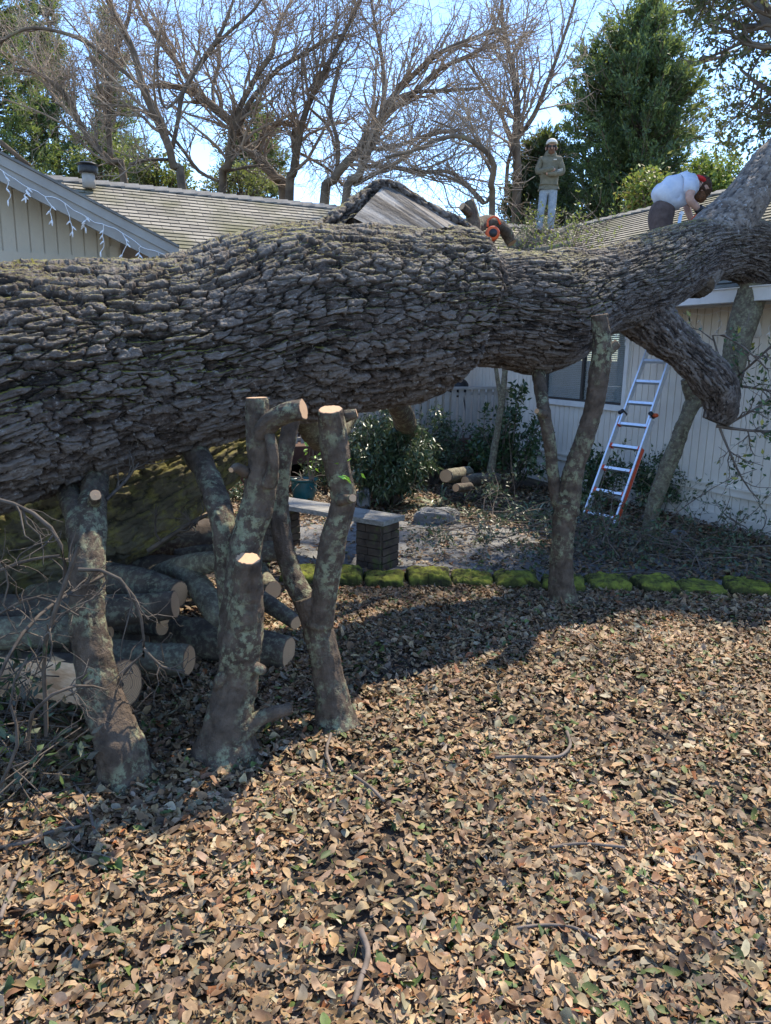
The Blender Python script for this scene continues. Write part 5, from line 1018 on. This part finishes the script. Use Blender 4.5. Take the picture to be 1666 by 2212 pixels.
for a in (aL, aR): skin('boot', [(a + A(-.03, 0, -.01), .055), (a + A(.06, 0, -.03), .05), (a + A(.16, 0, -.045), .04)], [(0, 1), (1, 2)], m_black, man2, 1)
ell('hair', B(1519, 404, .02), (.09, .095, .112), m_hair, man2, noise=.3)
ell('beard', B(1512, 424, .0), (.07, .06, .065), m_beard, man2, noise=.35)
ell('nose', B(1527, 421, -.0), (.02, .014, .016), m_skin, man2, n=8)
ell('headwear', B(1513, 389, 0), (.075, .085, .032), m_redc, man2, noise=.2, rot=Matrix.Rotation(math.radians(38), 3, 'Y'))
t = tube([B(1508, 449, -.2), B(1511, 453, -.19), B(1514, 457, -.18)], [.042, .046, .04], 14, .01, .2, 20); mk('glove_cuff', t['V'], t['Q'], t['T'], m_black, man2)
saw = thing('chainsaw', 'small orange chainsaw held down against the trunk by the bending man', 'chainsaw', B(1515, 480, -.12))
sb = B(1513, 468, -.16)
t = tube([sb + A(-.08, 0, -.06), sb + A(-.02, 0, -.01), sb + A(.05, 0, .02), sb + A(.09, 0, .03)], [.03, .048, .045, .03], 16, .02, 0); mk('housing', t['V'], t['Q'], t['T'], m_orange, saw)
t = tube([sb + A(.0, -.02, .03), sb + A(.02, -.02, .08), sb + A(.08, -.02, .07), sb + A(.09, -.01, .03)], [.011] * 4, 10, .01, 0); mk('handle', t['V'], t['Q'], t['T'], m_black, saw)
mk('guide_bar', *cat_geo([bar(sb + A(-.07, .02, -.06), sb + A(-.28, .03, -.2), .008, .06)]), m_alu, saw, smooth=False)
hs = B(1469, 481, -.3); hsw = thing('hand_saw_scabbard', 'upright white and blue scabbard beside the bending man on the trunk', 'scabbard', hs + A(0, 0, -.1))
mk('sheath', *cat_geo([bar(hs + A(-.02, 0, -.12), hs + A(0, 0, .07), .045, .02)]), M('pale_blue_plastic', (.45, .6, .85), (.55, .7, .9), 9, .4, 0), hsw, smooth=False); mk('handle', *cat_geo([bar(hs + A(0, 0, .072), hs + A(.015, 0, .10), .05, .03)]), m_pvc, hsw, smooth=False)
# ------------------------------------------------------------------ background trees
def bare_tree(label, Yd, paths, seed, n1=40, n2=260, n3=1500, lo=1.0, hi=2.8, mat=m_twigf):
    g = np.random.default_rng(seed); c0 = paths[0][0]; base = W(c0[0], c0[1], Yd) * A(1, 1, 0); root = thing('bare_tree', label, 'bare tree', base, 'leafless trees behind the roofs')
    pp = []
    for k, pth in enumerate(paths):
        q = [(x, y, Yd + d_, r) for (x, y, r), d_ in zip(pth, np.linspace(0, ((k * 37) % 5 - 2) * .5, len(pth)))]; pp.append(q); P, R = path_px(q)
        if k == 0: P = [A(P[0][0], P[0][1], 0)] + P; R = [R[0] * 1.1] + R
        t = tube(P, R, 12, .18, .16, 1.6, seed + k, closed=True); mk('trunk' if k == 0 else 'limb', t['V'], t['Q'], t['T'], m_limb, root, attrs={'h': t['h']})
    P0, R0 = poly_batch(pp, 9); P1, R1 = grow(P0, R0, n1, lo, hi, (.35, .9), 7, .45, .12, .2, g=g, rmin=.016); P2, R2 = grow(P1, R1, int(n2 * .5), lo * .5, hi * .55, (.4, 1.1), 6, .5, .05, .25, g=g, rmin=.009, t0=.05)
    P3, R3 = grow(np.concatenate([P2, P1[:, :6]]), np.concatenate([R2, R1[:, :6]]), int(n3 * .38), .3, 1.0, (.4, 1.2), 5, .6, .02, .3, g=g, rmin=.006, t0=.05); P4, R4 = grow(P3, R3, int(n3 * .6), .15, .5, (.5, 1.2), 3, .7, 0, .3, g=g, rmin=.0045)
    mk('crown', *cat_geo([batch_tubes(P1, R1, 5), batch_tubes(P2, R2, 4), batch_tubes(P3, R3, 3), batch_tubes(P4, R4, 3)]), mat, root)
h1 = lambda L, k=.5: [(x * k, y * k, r) for x, y, r in L]                 # crop one: half scale
h2 = lambda L: [(833 + x * .5, y * .5, r) for x, y, r in L]
bare_tree('bare tree with a long arching limb toward the left edge', 19, [h1([(790, 830, 10), (750, 720, 9), (735, 650, 8.5), (700, 560, 9), (660, 470, 9), (620, 380, 8), (580, 230, 7), (540, 140, 6), (490, 50, 6), (440, -60, 5)]),
    h1([(620, 380, 5), (560, 330, 4.5), (480, 260, 4.5), (400, 200, 4), (300, 150, 4), (150, 120, 3.5), (50, 150, 3), (-20, 200, 2.5)]), h1([(745, 640, 5.5), (770, 520, 5), (790, 400, 5), (850, 300, 5), (920, 200, 5), (960, 130, 4), (1010, 0, 3)]),
    h1([(920, 200, 4), (1000, 130, 3.5), (1100, 40, 3), (1150, -40, 2)]), h1([(690, 530, 3), (600, 470, 3), (500, 455, 2.5), (390, 450, 2)]), h1([(740, 690, 3.5), (640, 690, 3.5), (560, 710, 3)]), h1([(790, 400, 3.5), (720, 470, 3), (690, 400, 3), (680, 250, 3), (700, 100, 2)])], 1, 60, 420, 2300)
bare_tree('slender bare tree leaning left beside the roof vent', 21, [h1([(540, 800, 8), (480, 700, 7), (400, 620, 7), (340, 520, 6), (290, 420, 6), (230, 360, 5), (150, 310, 4), (60, 300, 3)]), h1([(480, 700, 6), (470, 560, 6), (475, 400, 5.5), (485, 280, 5), (520, 170, 5), (555, 80, 4), (570, -40, 3)]), h1([(340, 520, 3), (250, 430, 2.5), (180, 300, 2), (120, 150, 2)]), h1([(130, 720, 5), (60, 660, 5), (0, 610, 5)])], 2, 50, 380, 2300)
bare_tree('bare tree with twin upright limbs behind the middle of the left roof', 20, [h1([(960, 840, 9), (985, 720, 8.5), (1005, 600, 8), (1030, 480, 7), (1070, 400, 6), (1120, 310, 6), (1180, 230, 5)]), h1([(1015, 590, 6), (1080, 440, 5.5), (1140, 370, 5), (1200, 300, 5), (1300, 240, 4.5), (1400, 180, 4), (1480, 150, 3)]), h1([(1180, 230, 4), (1200, 120, 3.5), (1260, 0, 3)]), h1([(960, 790, 3.5), (860, 740, 4), (800, 660, 3.5), (720, 560, 3)]), h1([(980, 740, 3), (1080, 720, 3), (1140, 715, 3)])], 3, 60, 420, 2300)
bare_tree('thick bare tree slanting up to the left behind the left roof', 22, [h1([(1230, 880, 12), (1190, 770, 11), (1120, 690, 11), (1050, 610, 11), (1010, 540, 10), (930, 470, 10), (840, 400, 8), (760, 375, 6), (640, 370, 4)]), h1([(870, 415, 6), (780, 290, 5.5), (700, 190, 5), (610, 60, 4), (580, -30, 3)]), h1([(930, 470, 4), (920, 380, 4), (950, 250, 3.5), (930, 120, 3)]), h1([(1110, 690, 5), (1120, 600, 4), (1190, 540, 4), (1260, 530, 3.5)])], 4, 55, 380, 2200)
bare_tree('bare tree with a sawn off upright stub at its fork', 20.5, [h1([(1250, 880, 10), (1270, 740, 9), (1285, 640, 8), (1300, 560, 7), (1330, 460, 6), (1390, 330, 6), (1440, 240, 5), (1500, 120, 4), (1570, -20, 3)]), h1([(1275, 660, 8), (1272, 590, 8), (1285, 520, 8)]), h1([(1290, 660, 3.5), (1350, 690, 3), (1430, 740, 3), (1480, 800, 3)]), h1([(1330, 460, 3), (1420, 550, 3), (1450, 650, 3)])], 5, 50, 360, 2200)
bare_tree('spreading bare tree behind the big cut stub, left one', 19.5, [h1([(1400, 900, 11), (1440, 780, 10), (1500, 700, 10), (1560, 640, 9), (1620, 560, 8), (1700, 470, 7), (1790, 400, 6), (1900, 300, 5), (2050, 230, 4), (2200, 150, 3)]), h1([(1455, 760, 5), (1460, 620, 5), (1430, 500, 4), (1440, 380, 3.5), (1480, 250, 3)]), h1([(1640, 540, 5), (1660, 400, 5), (1650, 250, 4), (1620, 100, 3), (1600, -30, 3)]), h1([(1560, 640, 4.5), (1680, 640, 4.5), (1800, 600, 4), (1900, 560, 3)])], 6, 55, 380, 2300)
bare_tree('spreading bare tree behind the big cut stub, right one', 18.5, [h1([(1490, 900, 9), (1550, 760, 9), (1590, 660, 8), (1640, 520, 7), (1680, 440, 6), (1780, 330, 6), (1900, 230, 5), (2060, 160, 4), (2200, 120, 3)]), h1([(1570, 720, 5), (1680, 720, 5), (1820, 745, 4.5), (1930, 740, 4), (2010, 790, 3.5), (2100, 880, 3)]), h1([(1530, 800, 4.5), (1640, 740, 4.5), (1750, 680, 4), (1850, 590, 3.5), (1980, 560, 3)]), h1([(1680, 440, 4), (1780, 400, 4), (1950, 390, 3.5), (2080, 380, 3)])], 7, 60, 420, 2500)
bare_tree('upright bare tree left of the standing man', 21.5, [h2([(565, 900, 10), (570, 760, 9), (565, 600, 8), (570, 450, 7), (550, 300, 6), (520, 180, 5), (500, 60, 4), (510, -40, 3)]), h2([(570, 600, 5), (640, 500, 5), (690, 380, 4.5), (740, 250, 4), (790, 100, 3), (830, -30, 3)]), h2([(565, 640, 4), (500, 500, 4), (430, 380, 3.5), (350, 260, 3)]), h2([(520, 850, 4), (530, 700, 4), (560, 620, 3)])], 8, 50, 340, 2000)
bare_tree('curved thin bare tree rising beside the upright sawn limb', 16, [h2([(460, 930, 7), (455, 800, 7), (470, 720, 6.5), (430, 650, 6), (330, 590, 5), (240, 600, 4.5), (120, 650, 3.5), (0, 680, 3)]), h2([(465, 760, 3.5), (400, 640, 3), (300, 560, 2.5), (200, 520, 2)]), h2([(450, 850, 3.5), (420, 880, 3), (330, 790, 3), (180, 740, 2.5), (20, 720, 2)])], 9, 30, 240, 1500, .8, 2)
bare_tree('bare tree behind the tall conifer, its twigs reaching right', 27, [[(1330, 420, 9), (1340, 250, 7), (1370, 120, 6), (1400, -30, 5)], [(1360, 200, 5), (1430, 180, 4.5), (1500, 140, 4), (1570, 120, 3)], [(1350, 260, 5), (1440, 280, 4), (1520, 300, 3)], [(1370, 60, 4), (1440, 30, 4), (1530, 20, 3)]], 10, 40, 300, 1700, 1.5, 3)
def conifer(label, Yd, xc, prof, seed, nb, ns, pal, spray=(.08, .19), trunk_r=9):
    """prof: (photo y, left half width, right half width)"""
    g = np.random.default_rng(seed); zt = W(xc, prof[0][0], Yd)[2]; base = W(xc, 700, Yd) * A(1, 1, 0); base[2] = 0; root = thing('conifer', label, 'conifer', base)
    zs_ = np.array([W(xc, p[0], Yd)[2] for p in prof])[::-1]; mp = MPP(W(xc, 300, Yd)); wl_ = np.array([p[1] for p in prof])[::-1] * mp; wr_ = np.array([p[2] for p in prof])[::-1] * mp
    t = tube([base, base + A(0, 0, zt * .5), base + A(0, 0, zt * .97)], [trunk_r * mp, trunk_r * mp * .7, .03], 12, .3, .05); mk('trunk', t['V'], t['Q'], t['T'], m_limb, root)
    z = zs_[0] + (zs_[-1] - zs_[0]) * g.random(nb) ** .85; az = g.uniform(0, 2 * np.pi, nb); wside = np.where(np.cos(az) < 0, np.interp(z, zs_, wl_), np.interp(z, zs_, wr_)); L = wside * g.uniform(.6, 1.12, nb) * (.85 + .3 * fbm(np.column_stack([np.cos(az) * 2, z * .8, np.sin(az) * 2]), 2))
    d = np.column_stack([np.cos(az), np.sin(az), g.uniform(-.25, .1, nb)]); s = np.linspace(0, 1, 7); P = base * A(1, 1, 0) + np.column_stack([0 * z, 0 * z, z])[:, None] + d[:, None] * s[None, :, None] * L[:, None, None]
    P[..., 2] += (s ** 2.5)[None] * L[:, None] * .38; P += g.normal(size=P.shape) * .03 * s[None, :, None]; R = np.linspace(.035, .006, 7)[None] * np.ones((nb, 1)); P1, R1 = grow(P, R, nb * 7, .25, .75, (.4, 1.0), 4, .5, .12, .2, g=g, rmin=.004, t0=.25)
    mk('branches', *cat_geo([batch_tubes(P, R, 4), batch_tubes(P1, R1, 3)]), m_limb, root)
    n = ns; i = g.integers(0, len(P1), n); p, dd = sample_poly(P1[i], g.uniform(0, 1, n)); D = unit(dd + g.normal(size=(n, 3)) * .55 + A(0, 0, .15)); Nn = unit(g.normal(size=(n, 3)) + A(0, 0, .6)); Nn = unit(Nn - D * (Nn * D).sum(1)[:, None])
    Ls = g.uniform(*spray, n); V, _, T = leaf_quads(p + D * Ls[:, None] * .4 + g.normal(size=(n, 3)) * .05, D, Nn, Ls, Ls * .30); c = np.array(pal)[g.integers(0, len(pal), n)] * g.uniform(.7, 1.3, (n, 1)) * (.7 + .7 * fbm(p * 1.3 + 5, 2))[:, None]
    mk('foliage', V, None, T, m_foliage, root, cols=np.repeat(c, 5, 0))
CF = [(.07, .12, .06), (.10, .15, .065), (.16, .21, .07), (.055, .09, .05)]
conifer('tall broad conifer behind the right roof, between the two men', 24, 1348, [(-5, 8, 10), (40, 32, 30), (90, 90, 52), (150, 118, 85), (210, 138, 108), (300, 155, 128), (380, 172, 140), (470, 190, 145), (560, 170, 140), (680, 120, 120)], 3, 620, 120000, CF)
conifer('darker small conifer left of the tall one, behind the standing man', 22, 1150, [(300, 10, 10), (350, 40, 40), (420, 62, 70), (480, 72, 75), (560, 70, 70)], 4, 160, 26000, [(.035, .06, .035), (.05, .08, .045)])
conifer('sunlit conifer showing between bare trunks above the left roof', 30, 560, [(225, 12, 12), (270, 35, 35), (330, 60, 58), (400, 85, 80), (470, 90, 90)], 5, 170, 15000, [(.12, .16, .05), (.09, .13, .05)])
conifer('tall dark conifer at the left edge, nearest the gable', 29, 20, [(-160, 20, 20), (0, 70, 95), (120, 110, 115), (250, 130, 140), (360, 150, 150), (460, 150, 150)], 6, 380, 62000, [(.07, .12, .05), (.13, .19, .06), (.22, .27, .08)])
conifer('narrow conifer second from the left edge, above the vent', 31, 150, [(-60, 20, 15), (80, 45, 28), (200, 60, 45), (330, 80, 70), (450, 90, 90)], 7, 260, 26000, [(.09, .14, .05), (.19, .24, .08), (.15, .21, .07)])
conifer('thin conifer third from the left edge, behind leaning limbs', 32, 270, [(20, 10, 10), (120, 30, 30), (250, 45, 48), (350, 70, 70), (450, 80, 80)], 8, 220, 17000, [(.11, .16, .06), (.21, .24, .09)])
def broadleaf(label, Yd, x, y0, y1, hw, seed, n, pal, lo=.07, hi=.13):
    g = np.random.default_rng(seed); c = W(x, (y0 + y1) / 2, Yd); mp = MPP(c); rz = (y1 - y0) / 2 * mp; rx = hw * mp; base = c * A(1, 1, 0); root = thing('broadleaf_tree', label, 'tree', base)
    t = tube([base, c + A(0, 0, -rz * .3), c + A(0, 0, rz * .5)], [.1, .07, .02], 10, .2, .1); mk('trunk', t['V'], t['Q'], t['T'], m_limb, root)
    P0 = np.stack([t['P'][np.linspace(len(t['P']) // 2, len(t['P']) - 1, 6).astype(int)]]); cl = g.normal(size=(60, 3)); cl = unit(cl) * g.random((60, 1)) ** .4 * A(rx, rx, rz) + c
    b0 = P0[0][g.integers(0, 6, 60)]; s = np.linspace(0, 1, 5)[None, :, None]; Pb = b0[:, None] * (1 - s) + cl[:, None] * s; Pb = Pb + g.normal(size=Pb.shape) * .06; mk('branches', *batch_tubes(Pb, np.linspace(.03, .008, 5)[None] * np.ones((60, 1)), 4), m_limb, root)
    k = g.integers(0, 60, n); rr_ = g.uniform(.18, .45, 60); p = cl[k] + unit(g.normal(size=(n, 3))) * (g.random((n, 1)) ** .6) * rr_[k][:, None]; D, Nn = rand_axes(n, g, .8); Ls = g.uniform(lo, hi, n); V, _, T = leaf_quads(p, D, Nn, Ls, Ls * .45)
    cc = np.array(pal)[g.integers(0, len(pal), n)] * g.uniform(.7, 1.25, (n, 1)); mk('crown', V, None, T, m_foliage, root, cols=np.repeat(cc, 5, 0))
YG = [(.16, .22, .04), (.10, .16, .04), (.22, .27, .06)]
broadleaf('yellow green broadleaf tree behind the bending man, against the ridge', 17, 1545, 338, 470, 75, 1, 7000, YG)
broadleaf('small bright bush at the ridge left of the bending man', 16.5, 1400, 375, 470, 45, 2, 2600, YG + [(.3, .2, .08)])
broadleaf('bright leafy tree top at the right edge beyond the roof', 15, 1660, 370, 520, 55, 3, 3500, YG)
broadleaf('sunlit hedge tree peeping over the left ridge behind the vent', 26, 210, 290, 420, 110, 4, 6500, [(.07, .11, .035), (.12, .15, .05)], .09, .17)
broadleaf('low yellow green tree over the ridge by the leaning bare tree', 25, 340, 330, 430, 90, 5, 4500, [(.09, .12, .04), (.14, .16, .055)], .09, .16)
broadleaf('dusty green tree low between the thick bare trees', 25, 520, 360, 440, 90, 6, 3000, [(.14, .15, .07), (.18, .18, .09)], .08, .15)
